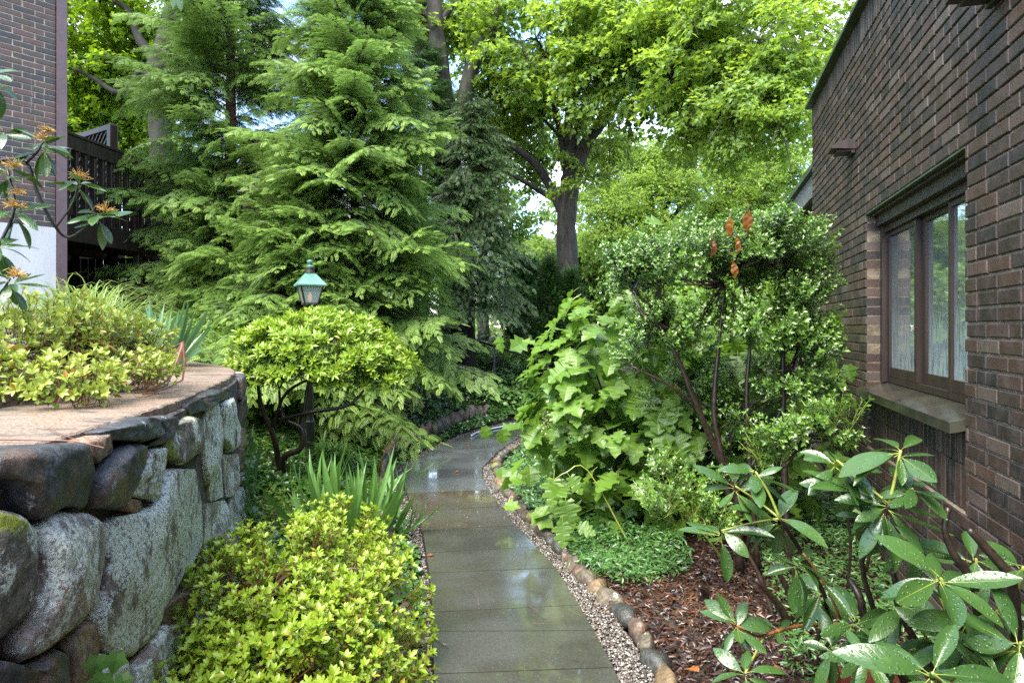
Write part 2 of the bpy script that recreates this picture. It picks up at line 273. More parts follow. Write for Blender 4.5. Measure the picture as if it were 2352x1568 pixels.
# ------------------------------------------------------------------ mesh helpers
class Geo:
    """Collects triangles and quads, with per-vertex 'rnd' and 'tip' values and a material index per face."""
    def __init__(s): s.V = []; s.F = []; s.r = []; s.t = []; s.m = []; s.n = 0
    def add(s, V, F, rnd=None, tip=None, mat=0):
        V = np.asarray(V, dtype=float).reshape(-1, 3); k = len(V)
        s.V.append(V)
        s.r.append(np.full(k, random.random()) if rnd is None else np.broadcast_to(rnd, (k,)))
        s.t.append(np.zeros(k) if tip is None else np.broadcast_to(tip, (k,)))
        if isinstance(F, np.ndarray):
            s.F.extend((F + s.n).tolist())
        else: s.F.extend([tuple(i + s.n for i in f) for f in F])
        s.m.append(np.full(len(F), mat, dtype=int)); s.n += k
    def add_geo(s, g, rnd=None):
        V = np.concatenate(g.V); s.V.append(V); s.r.append(np.concatenate(g.r)); s.t.append(np.concatenate(g.t))
        s.F.extend([[i + s.n for i in f] for f in g.F]); s.m.extend(g.m); s.n += len(V)
    def mesh(s, name, mats, smooth=False):
        me = bpy.data.meshes.new(name)
        if s.n:
            V = np.concatenate(s.V); me.from_pydata(V.tolist(), [], s.F)
            for nm, arr in (('rnd', s.r), ('tip', s.t)):
                a = me.attributes.new(nm, 'FLOAT', 'POINT'); a.data.foreach_set('value', np.concatenate(arr).astype(np.float32))
            for m_ in (mats if isinstance(mats, (list, tuple)) else [mats]): me.materials.append(m_)
            mi = np.concatenate(s.m) if s.m else np.zeros(0, int)
            if mi.size and mi.max() > 0: me.polygons.foreach_set('material_index', mi.astype(np.int32))
            if smooth: me.polygons.foreach_set('use_smooth', np.ones(len(me.polygons), dtype=bool))
        return me
    def obj(s, name, mats, parent=None, smooth=False, kind=None, loc=None):
        if loc is not None:
            for v in s.V: pass
            s.V = [v - np.array(loc) for v in s.V]
        return link(name, s.mesh(name, mats, smooth), parent, loc, kind)

def link(name, me, parent=None, loc=None, kind=None):
    o = bpy.data.objects.new(name, me); COL.objects.link(o)
    if parent is not None: o.parent = parent
    if loc is not None: o.location = loc
    if kind: o['kind'] = kind
    return o
def thing(name, label, cat, loc=(0, 0, 0), group=None):
    o = bpy.data.objects.new(name, None); COL.objects.link(o); o.location = loc; o.empty_display_size = 0.1
    o['label'] = label; o['category'] = cat
    if group: o['group'] = group
    return o
def tagged(o, label, cat, group=None):
    o['label'] = label; o['category'] = cat
    if group: o['group'] = group
    return o
def lab(o, label): o['label'] = label; return o

def rows_dirs(d):
    return d / np.maximum(np.linalg.norm(d, axis=-1, keepdims=True), 1e-9)
def frames(d, up):
    """Rotation matrices with local +Y along d and local +Z near up."""
    y = rows_dirs(np.asarray(d, float)); x = rows_dirs(np.cross(y, up)); z = np.cross(x, y)
    return np.stack([x, y, z], axis=-1)
def scatter(g, tmpl, P, D, U, S, rnd=None, tip=None, mat=0):
    V, F = tmpl; P = np.asarray(P, float); n = len(P)
    if n == 0: return
    Rm = frames(np.broadcast_to(D, P.shape), np.broadcast_to(U, P.shape) + 1e-4)
    S = np.broadcast_to(S, (n,))
    out = np.einsum('nij,vj->nvi', Rm, V) * S[:, None, None] + P[:, None, :]
    k = len(V)
    r = rng.random(n) if rnd is None else np.broadcast_to(rnd, (n,)); tp = np.zeros(n) if tip is None else np.broadcast_to(tip, (n,))
    g.V.append(out.reshape(-1, 3)); g.r.append(np.repeat(r, k)); g.t.append(np.repeat(tp, k))
    for f in (F if isinstance(F, list) and len(F) and isinstance(F[0], (list, tuple)) and len({len(x) for x in F}) > 1 else [F]):
        pass
    base = (np.arange(n) * k + g.n)
    byl = {}
    for f in F: byl.setdefault(len(f), []).append(f)
    for L, fs in byl.items():
        fa = np.array(fs); A = (fa[None] + base[:, None, None]).reshape(-1, L)
        g.F.extend(A.tolist()); g.m.append(np.full(len(A), mat, dtype=int))
    g.n += n * k

def leaf_t(L=1.0, Wd=0.4, n=1, fold=0.25, droop=0.15, peak=0.45, petiole=0.0, tipw=None):
    """Folded pointed leaf along +Y: midrib plus two edges."""
    ts = np.linspace(0, 1, n + 2); V = []; F = []
    def w(t):
        return Wd / 2 * (math.sin(math.pi * t ** (math.log(0.5) / math.log(peak)))) ** 0.8
    V.append((0, petiole, 0))
    for t_ in ts[1:-1]:
        y = petiole + t_ * L; z = -droop * L * t_ * t_
        V += [(-w(t_), y, z + fold * w(t_)), (0, y, z), (w(t_), y, z + fold * w(t_))]
    V.append((0, petiole + L, -droop * L)); e = len(V) - 1
    F += [[0, 2, 1], [0, 3, 2]]
    for i in range(n - 1):
        a = 1 + 3 * i; b = a + 3
        F += [[a, a + 1, b + 1, b], [a + 1, a + 2, b + 2, b + 1]]
    a = 1 + 3 * (n - 1); F += [[a, a + 1, e], [a + 1, a + 2, e]]
    return np.array(V, float), F
def lobed_t(pts, fold=0.15, center=(0, 0.3)):
    """Lobed leaf fan: pts = right half outline from base to tip (x,y)."""
    half = pts; out = [(x, y) for x, y in half] + [(-x, y) for x, y in half[-2:0:-1]]
    V = [(center[0], center[1], 0)] + [(x, y, fold * abs(x) - 0.25 * max(0, y - 0.2) ** 2) for x, y in out]
    k = len(out); F = [[0, i + 1, (i + 1) % k + 1] for i in range(k)]
    return np.array(V, float), F
MAPLE = lobed_t([(0, 0), (0.16, 0.02), (0.36, -0.06), (0.28, 0.16), (0.52, 0.42), (0.26, 0.42), (0.2, 0.56), (0, 1.0)], 0.2, (0, 0.25))
MAPLE_S = lobed_t([(0, 0), (0.3, 0.05), (0.48, 0.42), (0.2, 0.45), (0, 1.0)], 0.2, (0, 0.25))
IVY = lobed_t([(0, 0), (0.25, -0.08), (0.34, 0.18), (0.5, 0.36), (0.24, 0.52), (0, 0.95)], 0.15, (0, 0.28))
def catmull(P, k=4):
    P = [np.array(p, float) for p in P]
    if len(P) < 3: return np.array([P[0] + (P[-1] - P[0]) * i / k for i in range(k + 1)])
    Q = [2 * P[0] - P[1]] + P + [2 * P[-1] - P[-2]]; out = []
    for i in range(1, len(Q) - 2):
        for j in range(k):
            u = j / k; a, b, c, d = Q[i - 1], Q[i], Q[i + 1], Q[i + 2]
            out.append(0.5 * ((2 * b) + (c - a) * u + (2 * a - 5 * b + 4 * c - d) * u * u + (3 * b - a - 3 * c + d) * u ** 3))
    out.append(P[-1]); return np.array(out)
def tube(g, P, r, sides=5, mat=0, k=4, wob=0.0, rnd=None, cap=True):
    P = catmull(P, k) if k > 1 else np.array([np.array(p, float) for p in P])
    n = len(P); r = np.atleast_1d(r); rr = np.interp(np.linspace(0, 1, n), np.linspace(0, 1, len(r)), r) if len(r) > 1 else np.full(n, r[0])
    T = np.gradient(P, axis=0); T = rows_dirs(T)
    ref = np.array([0.3, 1, 0.1]) if abs(T[0][2]) > 0.7 else np.array([0, 0, 1.0])
    X = rows_dirs(np.cross(T, ref)); Y = np.cross(T, X); V = []
    for i in range(n):
        for s in range(sides):
            a = 2 * math.pi * s / sides; q = rr[i] * (1 + wob * (random.random() - 0.5) * 2)
            V.append(P[i] + q * (math.cos(a) * X[i] + math.sin(a) * Y[i]))
    F = []
    for i in range(n - 1):
        for s in range(sides):
            a = i * sides + s; b = i * sides + (s + 1) % sides; F.append([a, b, b + sides, a + sides])
    if cap: F.append([(n - 1) * sides + s for s in range(sides)]); F.append([s for s in range(sides)][::-1])
    g.add(V, F, rnd=rnd, mat=mat)
def box(g, lo, hi, mat=0, bev=0.0, M4=None, rnd=None):
    (x0, y0, z0), (x1, y1, z1) = lo, hi
    if bev > 0:
        b = bev; V = []; 
        for z, i in ((z0, b), (z0 + b, 0), (z1 - b, 0), (z1, b)):
            V += [(x0 + i, y0 + i, z), (x1 - i, y0 + i, z), (x1 - i, y1 - i, z), (x0 + i, y1 - i, z)]
        F = [[3, 2, 1, 0], [12, 13, 14, 15]]
        for k in range(3):
            for s in range(4): a = 4 * k + s; c = 4 * k + (s + 1) % 4; F.append([a, c, c + 4, a + 4])
    else:
        V = [(x0, y0, z0), (x1, y0, z0), (x1, y1, z0), (x0, y1, z0), (x0, y0, z1), (x1, y0, z1), (x1, y1, z1), (x0, y1, z1)]
        F = [[3, 2, 1, 0], [4, 5, 6, 7], [0, 1, 5, 4], [1, 2, 6, 5], [2, 3, 7, 6], [3, 0, 4, 7]]
    V = np.array(V, float)
    if M4 is not None: V = np.array([list(M4 @ Vector(v)) for v in V])
    g.add(V, F, mat=mat, rnd=rnd)
def beam(g, A, B, w, h, mat=0, up=(0, 0, 1), rnd=None):
    """Rectangular bar from A to B, w across and h along up."""
    A = Vector(A); B = Vector(B); d = (B - A); L = d.length; y = d.normalized(); x = y.cross(Vector(up)).normalized(); z = x.cross(y)
    M4 = Matrix((( x.x, y.x, z.x, A.x), (x.y, y.y, z.y, A.y), (x.z, y.z, z.z, A.z), (0, 0, 0, 1)))
    box(g, (-w / 2, 0, -h / 2), (w / 2, L, h / 2), mat, min(w, h) * 0.08, M4, rnd)
def lathe(g, prof, sides=16, c=(0, 0, 0), mat=0):
    V = []; F = []
    for r_, z_ in prof:
        for s in range(sides): a = 2 * math.pi * s / sides; V.append((c[0] + r_ * math.cos(a), c[1] + r_ * math.sin(a), c[2] + z_))
    for i in range(len(prof) - 1):
        for s in range(sides): a = i * sides + s; b = i * sides + (s + 1) % sides; F.append([a, b, b + sides, a + sides])
    F.append(list(range(sides))[::-1]); F.append([(len(prof) - 1) * sides + s for s in range(sides)]); g.add(V, F, mat=mat)
def rock_mesh(name, mat, seed, sx=1, sy=1, sz=1, sub=3):
    import bmesh
    bm = bmesh.new(); bmesh.ops.create_icosphere(bm, subdivisions=sub, radius=0.5)
    rs = np.random.default_rng(seed); planes = rows_dirs(rs.normal(size=(9, 3)))
    for v in bm.verts:
        p = np.array(v.co)
        for pl in planes:
            d = p @ pl
            if d > 0.33: p = p - pl * (d - 0.33) * 0.97
        nz_ = mnoise.fractal(Vector(p) * 3.2 + Vector((seed, 0, seed * .3)), 0.8, 2.1, 4); p = p * (1 + .11 * nz_)
        v.co = (p[0] * sx * 1.3, p[1] * sy * 1.3, p[2] * sz * 1.3)
    me = bpy.data.meshes.new(name); bm.to_mesh(me); bm.free(); me.materials.append(mat)
    for q in me.polygons: q.use_smooth = True
    return me
def place(name, me, parent, loc, rot=None, scl=None, base=None):
    o = bpy.data.objects.new(name, me); COL.objects.link(o); o.parent = parent
    o.location = loc
    if rot is not None:
        if isinstance(rot, Quaternion): o.rotation_mode = 'QUATERNION'; o.rotation_quaternion = rot
        else: o.rotation_euler = rot
    if scl is not None: o.scale = (scl, scl, scl) if isinstance(scl, (int, float)) else scl
    return o
def quat_yz(d, up):
    d = Vector(d).normalized(); x = d.cross(Vector(up) + Vector((1e-4, 2e-4, 0))).normalized(); z = x.cross(d)
    return Matrix(((x.x, d.x, z.x), (x.y, d.y, z.y), (x.z, d.z, z.z))).to_quaternion()
# ------------------------------------------------------------------ ground
SL = [((994, 1660), (1455, 1640)), ((993.6, 1553), (1413, 1537)), ((990.5, 1453.5), (1368, 1452)), ((991, 1410), (1333, 1393)), ((983.5, 1319.5), (1279, 1307)),
      ((977, 1273), (1234, 1258)), ((969, 1221), (1187, 1209)), ((950, 1176.7), (1152, 1165)), ((934, 1134), (1123, 1127)),
      ((920.6, 1102), (1110, 1100)), ((930.5, 1075), (1109, 1074)), ((966.8, 1051), (1121.7, 1062)), ((1008, 1028), (1144, 1037)),
      ((1072, 998.6), (1191, 1005)), ((1125, 982), (1225, 987)), ((1172, 970), (1262, 973)), ((1225, 961), (1320, 962)), ((1300, 953), (1400, 952))]
LP = [G(*a) for a, b in SL]; RP = [G(*b) for a, b in SL]
LP = [Vector((-0.27, 1.2, 0))] + [Vector((-0.29, 1.9, 0))] + LP; RP = [Vector((0.42, 1.25, 0))] + [Vector((0.45, 1.95, 0))] + RP
LX = np.array([[p.x, p.y] for p in LP]); RX = np.array([[p.x, p.y] for p in RP])
def edge_l(y): return np.interp(y, LX[:, 1], LX[:, 0])
def edge_r(y): return np.interp(y, RX[:, 1], RX[:, 0])
def sstep(a, b, x): t_ = np.clip((np.asarray(x, float) - a) / (b - a), 0, 1); return t_ * t_ * (3 - 2 * t_)
def gz(x, y):
    """Height of the ground: a bank rises left of and beyond the path."""
    x = np.asarray(x, float); y = np.asarray(y, float)
    dl = np.maximum(0, edge_l(y) - 0.22 - x)
    h = 0.03 * np.minimum(dl, 1) + 0.42 * sstep(0.1, 2.2, dl) * sstep(4.5, 8.5, y)
    h = h + 0.75 * sstep(11.6, 15.0, y + 0.35 * np.maximum(0, x * -1)) * (1 - 0.35 * sstep(0, 3, x))
    h = h + 0.9 * sstep(-3.2, -5.0, x) * sstep(5.5, 8, y)
    dr = np.maximum(0, x - edge_r(y) - 0.25)
    return h + 0.05 * sstep(0, 0.5, dr)
xs = np.concatenate([[-150, -60, -30, -18], np.arange(-12, 8.01, 0.2), [12, 20, 40, 90, 150]])
ys = np.concatenate([[-30, -6, -1], np.arange(0, 20.01, 0.2), [24, 30, 45, 80, 140, 300]])
XX, YY = np.meshgrid(xs, ys); ZZ = gz(XX, YY) + (np.random.default_rng(3).random(XX.shape) - 0.5) * 0.012 - 0.055
V = np.stack([XX, YY, ZZ], -1).reshape(-1, 3); nx = len(xs)
F = [[j * nx + i, j * nx + i + 1, (j + 1) * nx + i + 1, (j + 1) * nx + i] for j in range(len(ys) - 1) for i in range(nx - 1)]
g = Geo(); g.add(V, F, rnd=0.5); ground = g.obj('ground', M['soil'], smooth=True, kind='structure')

# path: one empty that carries the slabs
path = bpy.data.objects.new('path', None); COL.objects.link(path); path['kind'] = 'structure'; path['label'] = 'curving path of wet bluestone slabs'
mats_slab = ['slab'] * 6 + ['slab', 'slab', 'slab_brown', 'slab_brown', 'slab_sky_grey', 'slab_sky_grey', 'slab_sky_grey', 'slab_sky_grey', 'slab_sky_grey', 'slab', 'slab_sky_grey', 'slab', 'slab']
for i in range(len(LP) - 1):
    a, b, c, d = LP[i], RP[i], RP[i + 1], LP[i + 1]
    ce = (a + b + c + d) / 4; gap = 0.0065; prof = [(-0.05, gap), (-0.0015, gap), (0.0, gap + 0.0001)]
    tilt = (random.uniform(-.002, .002), random.uniform(-.003, .003)); V = []
    for z, ins in prof:
        for p in (a, b, c, d):
            v = p + (ce - p).normalized() * ins * 1.4; q = v - ce
            V.append((v.x, v.y, z + 0.012 + tilt[0] * q.x + tilt[1] * q.y))
    F = [[3, 2, 1, 0]] + [[8, 9, 10, 11]] + [[4 * k + s, 4 * k + (s + 1) % 4, 4 * k + 4 + (s + 1) % 4, 4 * k + 4 + s] for k in range(2) for s in range(4)]
    g = Geo(); g.add(V, F); o = g.obj('slab', M[mats_slab[i]], path)

g = Geo(); Vb = []
for a_, b_ in zip(LP, RP): Vb += [(a_.x + .01, a_.y, -0.012), (b_.x - .01, b_.y, -0.012)]
g.add(Vb, [[2 * i, 2 * i + 1, 2 * i + 3, 2 * i + 2] for i in range(len(LP) - 1)]); g.obj('joint_sand', M['soil'], path)
# pebble strips
def pebble_t(seed):
    rs = np.random.default_rng(seed)
    V = np.array([(1, 0, 0), (-1, 0, 0), (0, 1, 0), (0, -1, 0), (0, 0, 1), (0, 0, -1)], float) * (1 + (rs.random((6, 1)) - 0.5) * 0.4) * np.array([1, 0.8, 0.6])
    m_ = [((0, 2), 6), ((2, 1), 7), ((1, 3), 8), ((3, 0), 9)]; V = list(V) + [(V[a] + V[b]) * 0.64 for (a, b), _ in m_]
    F = []
    for (a, b), k in m_: F += [[a, k, 4], [k, b, 4], [k, a, 5], [b, k, 5]]
    return np.array(V), F
g = Geo()
def fill_strip(g, n, fx0, fx1, y0, y1, zf=lambda x, y: 0 * x):
    y = y0 + (y1 - y0) * rng.random(n) ** 1.0; x = fx0(y) + (fx1(y) - fx0(y)) * rng.random(n)
    sz = rng.uniform(0.005, 0.0105, n); z = zf(x, y) - 0.022 + rng.random(n) * 0.018
    D = rng.normal(size=(n, 3)) * [1, 1, 0.3]
    for k in range(3): s_ = slice(k, None, 3); scatter(g, pebble_t(k), np.stack([x, y, z], -1)[s_], D[s_], (0, 0, 1), sz[s_])
fill_strip(g, 15000, lambda y: edge_r(y) + 0.004, lambda y: edge_r(y) + 0.17, 1.8, 7.6)
fill_strip(g, 3000, lambda y: edge_r(y) + 0.004, lambda y: edge_r(y) + 0.12, 7.0, 12.2)
fill_strip(g, 9000, lambda y: edge_l(y) - 0.13, lambda y: edge_l(y) - 0.004, 1.8, 12.0)
n = 500; y = rng.uniform(5.0, 7.2, n); x = edge_l(y) + (edge_r(y) - edge_l(y)) * (rng.random(n) ** 2.2)
scatter(g, pebble_t(1), np.stack([x, y, np.full(n, 0.017)], -1), rng.normal(size=(n, 3)) * [1, 1, 0.2], (0, 0, 1), rng.uniform(0.002, 0.005, n))
o = g.obj('gravel', M['pebble'], kind='stuff'); o['label'] = 'mixed pea gravel filling the strips beside the slabs'

# bark mulch under the shrubs on the right
g = Geo(); CH, CHF = np.array([(-.5, -.12, 0), (.5, -.15, .05), (.45, .12, .12), (-.5, .13, .06), (0, 0, 0.16)]), [[0, 1, 4], [1, 2, 4], [2, 3, 4], [3, 0, 4]]
n = 26000; y = rng.uniform(1.6, 6.5, n) ** 1.0; x = edge_r(y) + 0.26 + rng.random(n) * (1.23 + 0.28 * y - edge_r(y) - 0.26)
scatter(g, (CH, CHF), np.stack([x, y, gz(x, y) - 0.055 + 0.008 + rng.random(n) * 0.015], -1), rng.normal(size=(n, 3)) * [1, 1, 0.25], rng.normal(size=(n, 3)) * 0.35 + [0, 0, 1], rng.uniform(0.012, 0.055, n))
o = g.obj('mulch', M['chips'], kind='stuff'); o['label'] = 'wet red-brown bark mulch covering the shrub bed'

# edging stones
def edging(name, label, pts, seed, sizes, group, mats, hs=(0.085, 0.14), dz=0.01):
    t_ = thing(name, label, 'stone edging', tuple(pts[0]), group)
    P = catmull(pts, 14); L = np.concatenate([[0], np.cumsum(np.linalg.norm(np.diff(P, axis=0), axis=1))]); s = 0; i = 0; rs = random.Random(seed)
    while s < L[-1]:
        w = rs.uniform(*sizes); q = [np.interp(s + w / 2, L, P[:, k]) for k in range(3)]; q2 = [np.interp(s + w / 2 + 0.05, L, P[:, k]) for k in range(3)]
        ang = math.atan2(q2[1] - q[1], q2[0] - q[0]); h = rs.uniform(*hs)
        me = rock_mesh('stone', M[mats[rs.randrange(len(mats))]], seed * 100 + i, w * 1.02, rs.uniform(0.09, 0.13), h, 2)
        place('stone', me, t_, (q[0] - t_.location.x, q[1] - t_.location.y, q[2] + dz + rs.uniform(-.01, .02)), (rs.uniform(-.2, .2), rs.uniform(-.15, .15), ang + rs.uniform(-.25, .25)))
        s += w * 0.99; i += 1
    return t_
M['st_tan'] = stone_mat('tan_fieldstone', (0.075, 0.06, 0.04), (0.14, 0.115, 0.075), 0.25, 0.55)
M['st_dark'] = stone_mat('dark_wet_fieldstone', (0.035, 0.038, 0.036), (0.07, 0.07, 0.06), 0.05, 0.35, 0.35)
M['st_brown'] = stone_mat('brown_fieldstone', (0.055, 0.038, 0.028), (0.12, 0.08, 0.06), 0.25, 0.35, rust=0.3)
M['st_gold'] = stone_mat('ochre_fieldstone', (0.13, 0.085, 0.042), (0.20, 0.14, 0.07), 0.1, 0.5)
M['st_pale'] = stone_mat('pale_brown_fieldstone', (0.11, 0.08, 0.065), (0.20, 0.16, 0.13), 0.3, 0.2, rust=0.3)
er = [G(1545, 1600), G(1500, 1500), G(1452, 1430), G(1395, 1368), G(1335, 1315), G(1285, 1258), G(1240, 1215), G(1188, 1160), G(1152, 1110), G(1143, 1070), G(1148, 1050), G(1180, 1028)]
er = [Vector((0.62, 1.9, 0))] + er
edging('stone_edging', 'irregular fieldstones edging the gravel along the shrub side of the path', [(p.x - 0.005, p.y, -0.01) for p in er], 5, (0.10, 0.24), None, ['st_tan', 'st_dark', 'st_gold', 'st_brown', 'st_dark', 'st_tan'])
el = [G(975, 1568), G(950, 1450), G(930, 1330), G(905, 1200), G(892, 1110), G(912, 1050), G(950, 1030), G(990, 1010), G(1030, 990), G(1080, 970), G(1140, 955), G(1210, 945)]
edging('stone_edging', 'upright brown fieldstones holding the ivy bank along the far bend of the path', [(p.x - 0.05, p.y, 0.02) for p in el[4:]], 9, (0.15, 0.28), None, ['st_brown', 'st_tan', 'st_brown', 'st_pale'], (0.20, 0.30), 0.06)
edging('stone_edging', 'low brown edging stones half hidden beside the lime azalea', [(p.x - 0.06, p.y, 0.0) for p in el[:5]], 11, (0.18, 0.30), None, ['st_brown', 'st_tan', 'st_brown'])

# ------------------------------------------------------------------ right house
HU = Vector((0.2835, 1, 0)).normalized(); HN = Vector((-1, 0.2835, 0)).normalized()
HMAT = Matrix(((HU.x, HN.x, 0, 1.23), (HU.y, HN.y, 0, 0), (0, 0, 1, 0), (0, 0, 0, 1)))
def yS(Y): return Y * 1.0394
S_END = yS(7.03); ROOF = 3.98; WS0, WS1, WZ0, WZ1 = yS(3.01), yS(4.79), 1.20, 2.43; PZ0 = 0.74
house = thing('brick_house', 'dark brown brick house with a sliding window and stone sill beside the path', 'house')
house.matrix_world = HMAT
BH, JT = 0.0575, 0.0105
def brick_tm(L, H, D=0.095, b=0.004, seed=0):
    """Brick front at y=0, body behind; chamfered front edges."""
    V = [(0, 0 - b, 0), (L, 0 - b, 0), (L, 0 - b, H), (0, 0 - b, H), (b, 0, b), (L - b, 0, b), (L - b, 0, H - b), (b, 0, H - b), (0, -D, 0), (L, -D, 0), (L, -D, H), (0, -D, H)]
    V = [(x, y, z) for x, y, z in V]
    F = [[4, 7, 6, 5]] + [[a, 4 + a, 4 + (a + 1) % 4, (a + 1) % 4][::1] for a in range(4)] + [[8 + a, a, (a + 1) % 4, 8 + (a + 1) % 4] for a in range(4)] + [[8, 9, 10, 11]]
    return np.array(V, float), F
class Wall:
    def __init__(s): s.items = []
    def add(s, x0, x1, z0, z1, vert=False, y=0.0): s.items.append((x0, x1, z0, z1, y))
def clip_add(W_, x0, x1, z0, z1, holes, y=0.0):
    segs = [(x0, x1)]
    for hx0, hx1, hz0, hz1 in holes:
        if z1 <= hz0 + 0.02 or z0 >= hz1 - 0.02: continue
        ns = []
        for a, b in segs:
            if b <= hx0 or a >= hx1: ns.append((a, b))
            else:
                if a < hx0 - 0.02: ns.append((a, hx0))
                if b > hx1 + 0.02: ns.append((hx1, b))
        segs = ns
    for a, b in segs: W_.add(a, b, z0, z1, y=y)
def build_wall(W_, part_parent, keyfn, matname, jitter=0.002, limit=298, cache={}):
    it = sorted(W_.items, key=keyfn); rest = Geo()
    for i, (x0, x1, z0, z1, y) in enumerate(it):
        L, H = x1 - x0, z1 - z0; yy = y + random.uniform(-jitter, jitter)
        if i < limit:
            k = (round(L, 2), round(H, 2), matname)
            if k not in cache:
                g = Geo(); g.add(*brick_tm(k[0], k[1]), rnd=0); cache[k] = g.mesh('brick', M[matname])
            o = place('brick', cache[k], part_parent, (x0, yy, z0), (random.uniform(-.006, .006), random.uniform(-.004, .004), random.uniform(-.010, .010)), (L / k[0], 1, H / k[1]))
        else:
            V, F = brick_tm(L, H); rest.add(V + np.array([x0, yy, z0]), F)
    if rest.n:
        o = rest.obj('brickwork', M[matname], part_parent, kind='stuff')
holes = [(WS0, WS1, WZ0 - 0.05, WZ1), (WS0, WS1, PZ0, WZ0)]
wall = Wall(); z = 0.0; row = 0; SOLD = 0.215
while z < ROOF - SOLD - 0.03:
    x = -2.4 - (0.107 if row % 2 else 0) + random.uniform(-.012, .012)
    while x < S_END - 0.01:
        L = 0.205 if random.random() > 0.1 else 0.1
        x1 = min(x + L, S_END)
        clip_add(wall, x, x1 - 0.005, z, z + BH, holes); x = x1 + 0.003
    z += BH + JT; row += 1
ztop = z + 0.004
x = -2.4
while x < S_END - 0.03: wall.add(x, min(x + 0.060, S_END), ztop, ztop + SOLD, y=0.002); x += 0.068
x = WS0 + 0.004
while x < WS1 - 0.05:
    wall.add(x, x + 0.058, PZ0 + 0.22, WZ0 - 0.09, y=-0.030); wall.add(x, x + 0.058, PZ0 + 0.004, PZ0 + 0.212, y=-0.030); x += 0.0678
ROOFZ = ztop + SOLD
# mortar body with the opening cut out
g = Geo(); rects = [(-2.4, WS0, 0, ROOFZ), (WS1, S_END - 0.004, 0, ROOFZ), (WS0, WS1, WZ1, ROOFZ), (WS0, WS1, 0, PZ0)]
for a, b, c, d in rects: box(g, (a + 0.001, -0.28, c + 0.001), (b - 0.001, -0.011, d - 0.001))
box(g, (WS0, -0.28, PZ0), (WS1, -0.045, WZ0 - 0.085)); box(g, (-2.4, -4.2, 0), (WS0 - 0.3, -0.29, ROOFZ - 0.01)); box(g, (WS1 + 0.3, -4.2, 0), (S_END - 0.01, -0.29, ROOFZ - 0.01))
mw = g.obj('wall', M['mortar'], house)
build_wall(wall, mw, lambda r: (r[0] + r[1]) / 2 + (0 if r[2] > 0.6 else 1.2) + (0 if r[0] > 2.35 else 30), 'brick')
# end return of the wall past the corner
# coping
g = Geo(); beam(g, (-2.5, 0.02, ROOFZ + 0.02), (S_END + 0.02, 0.02, ROOFZ + 0.02), 0.10, 0.035); g.obj('coping', M['copper_dark'], house)
g = Geo(); box(g, (-2.4, -4.2, ROOFZ), (S_END, -0.03, ROOFZ + 0.03)); g.obj('roof', M['blackpaint'], house)
# sill
g = Geo(); sV = [(WS0 - 0.0, -0.16, 1.222), (WS1 + 0.02, -0.16, 1.222), (WS1 + 0.02, 0.058, 1.166), (WS0 + 0.01, 0.058, 1.166)]
V = [(a, b, c - 0.052) for a, b, c in sV] + sV
g.add(V, [[3, 2, 1, 0][::-1], [4, 5, 6, 7][::-1], [0, 1, 5, 4][::-1], [1, 2, 6, 5][::-1], [2, 3, 7, 6][::-1], [3, 0, 4, 7][::-1]])
si = g.obj('window_sill', M['sill'], house); lab(si, 'wet projecting stone sill with a mossy edge')
# window
m, t, b, out = new_mat('fogged_glass'); tcn = t.nodes.new('ShaderNodeTexCoord'); sep = t.nodes.new('ShaderNodeSeparateXYZ'); t.links.new(tcn.outputs['Object'], sep.inputs[0])
gl = t.nodes.new('ShaderNodeBsdfGlossy'); gl.inputs['Roughness'].default_value = 0.04; gl.inputs[0].default_value = (0.95, 0.97, 1.0, 1)
tr = t.nodes.new('ShaderNodeBsdfTransparent'); tr.inputs[0].default_value = (0.75, 0.8, 0.8, 1)
df = t.nodes.new('ShaderNodeBsdfDiffuse'); df.inputs[0].default_value = (0.26, 0.31, 0.31, 1)
dr = noise(t, 60, 4, 0.7, stretch=(1, 1, 0.12)); sp = noise(t, 160, 2, 0.6)
foggy = math_n(t, 'MULTIPLY', ramp(t, sep.outputs['Z'], [(0.0, 0.85), (0.25, 0.6), (0.42, 0.30), (1.0, 0.18)]), ramp(t, dr, [(0.36, 0.35), (0.60, 1.0)]))
foggy = math_n(t, 'ADD', foggy, math_n(t, 'MULTIPLY', ramp(t, sp, [(0.6, 0.0), (0.7, 1.0)]), 0.25), clamp=True)
m1 = t.nodes.new('ShaderNodeMixShader'); m2 = t.nodes.new('ShaderNodeMixShader')
lw = t.nodes.new('ShaderNodeLayerWeight'); lw.inputs['Blend'].default_value = 0.62
t.links.new(math_n(t, 'ADD', math_n(t, 'MULTIPLY', lw.outputs['Fresnel'], 0.9), 0.30, clamp=True), m1.inputs[0]); t.links.new(tr.outputs[0], m1.inputs[1]); t.links.new(gl.outputs[0], m1.inputs[2])
t.links.new(foggy, m2.inputs[0]); t.links.new(m1.outputs[0], m2.inputs[1]); t.links.new(df.outputs[0], m2.inputs[2]); t.links.new(m2.outputs[0], out.inputs[0]); M['glass'] = m
win = link('window', Geo().mesh('window', []), house); bpy.data.objects.remove(win)
g = Geo(); fy = -0.15
box(g, (WS1 - 0.055, fy - 0.05, WZ0 + 0.02), (WS1, fy + 0.055, WZ1 - 0.02)); box(g, (WS0, fy - 0.05, WZ0 + 0.02), (WS0 + 0.055, fy + 0.055, WZ1 - 0.02))
box(g, (WS0, fy - 0.05, WZ1 - 0.09), (WS1, fy + 0.085, WZ1 - 0.02)); box(g, (WS0 + 0.055, fy - 0.05, WZ1 - 0.14), (WS1 - 0.055, fy + 0.04, WZ1 - 0.092))
box(g, (WS0 + 0.055, fy - 0.05, WZ0 + 0.02), (WS1 - 0.055, fy + 0.02, WZ0 + 0.06))
win = g.obj('window', M['frame'], house); lab(win, 'brown framed three-pane sliding window')
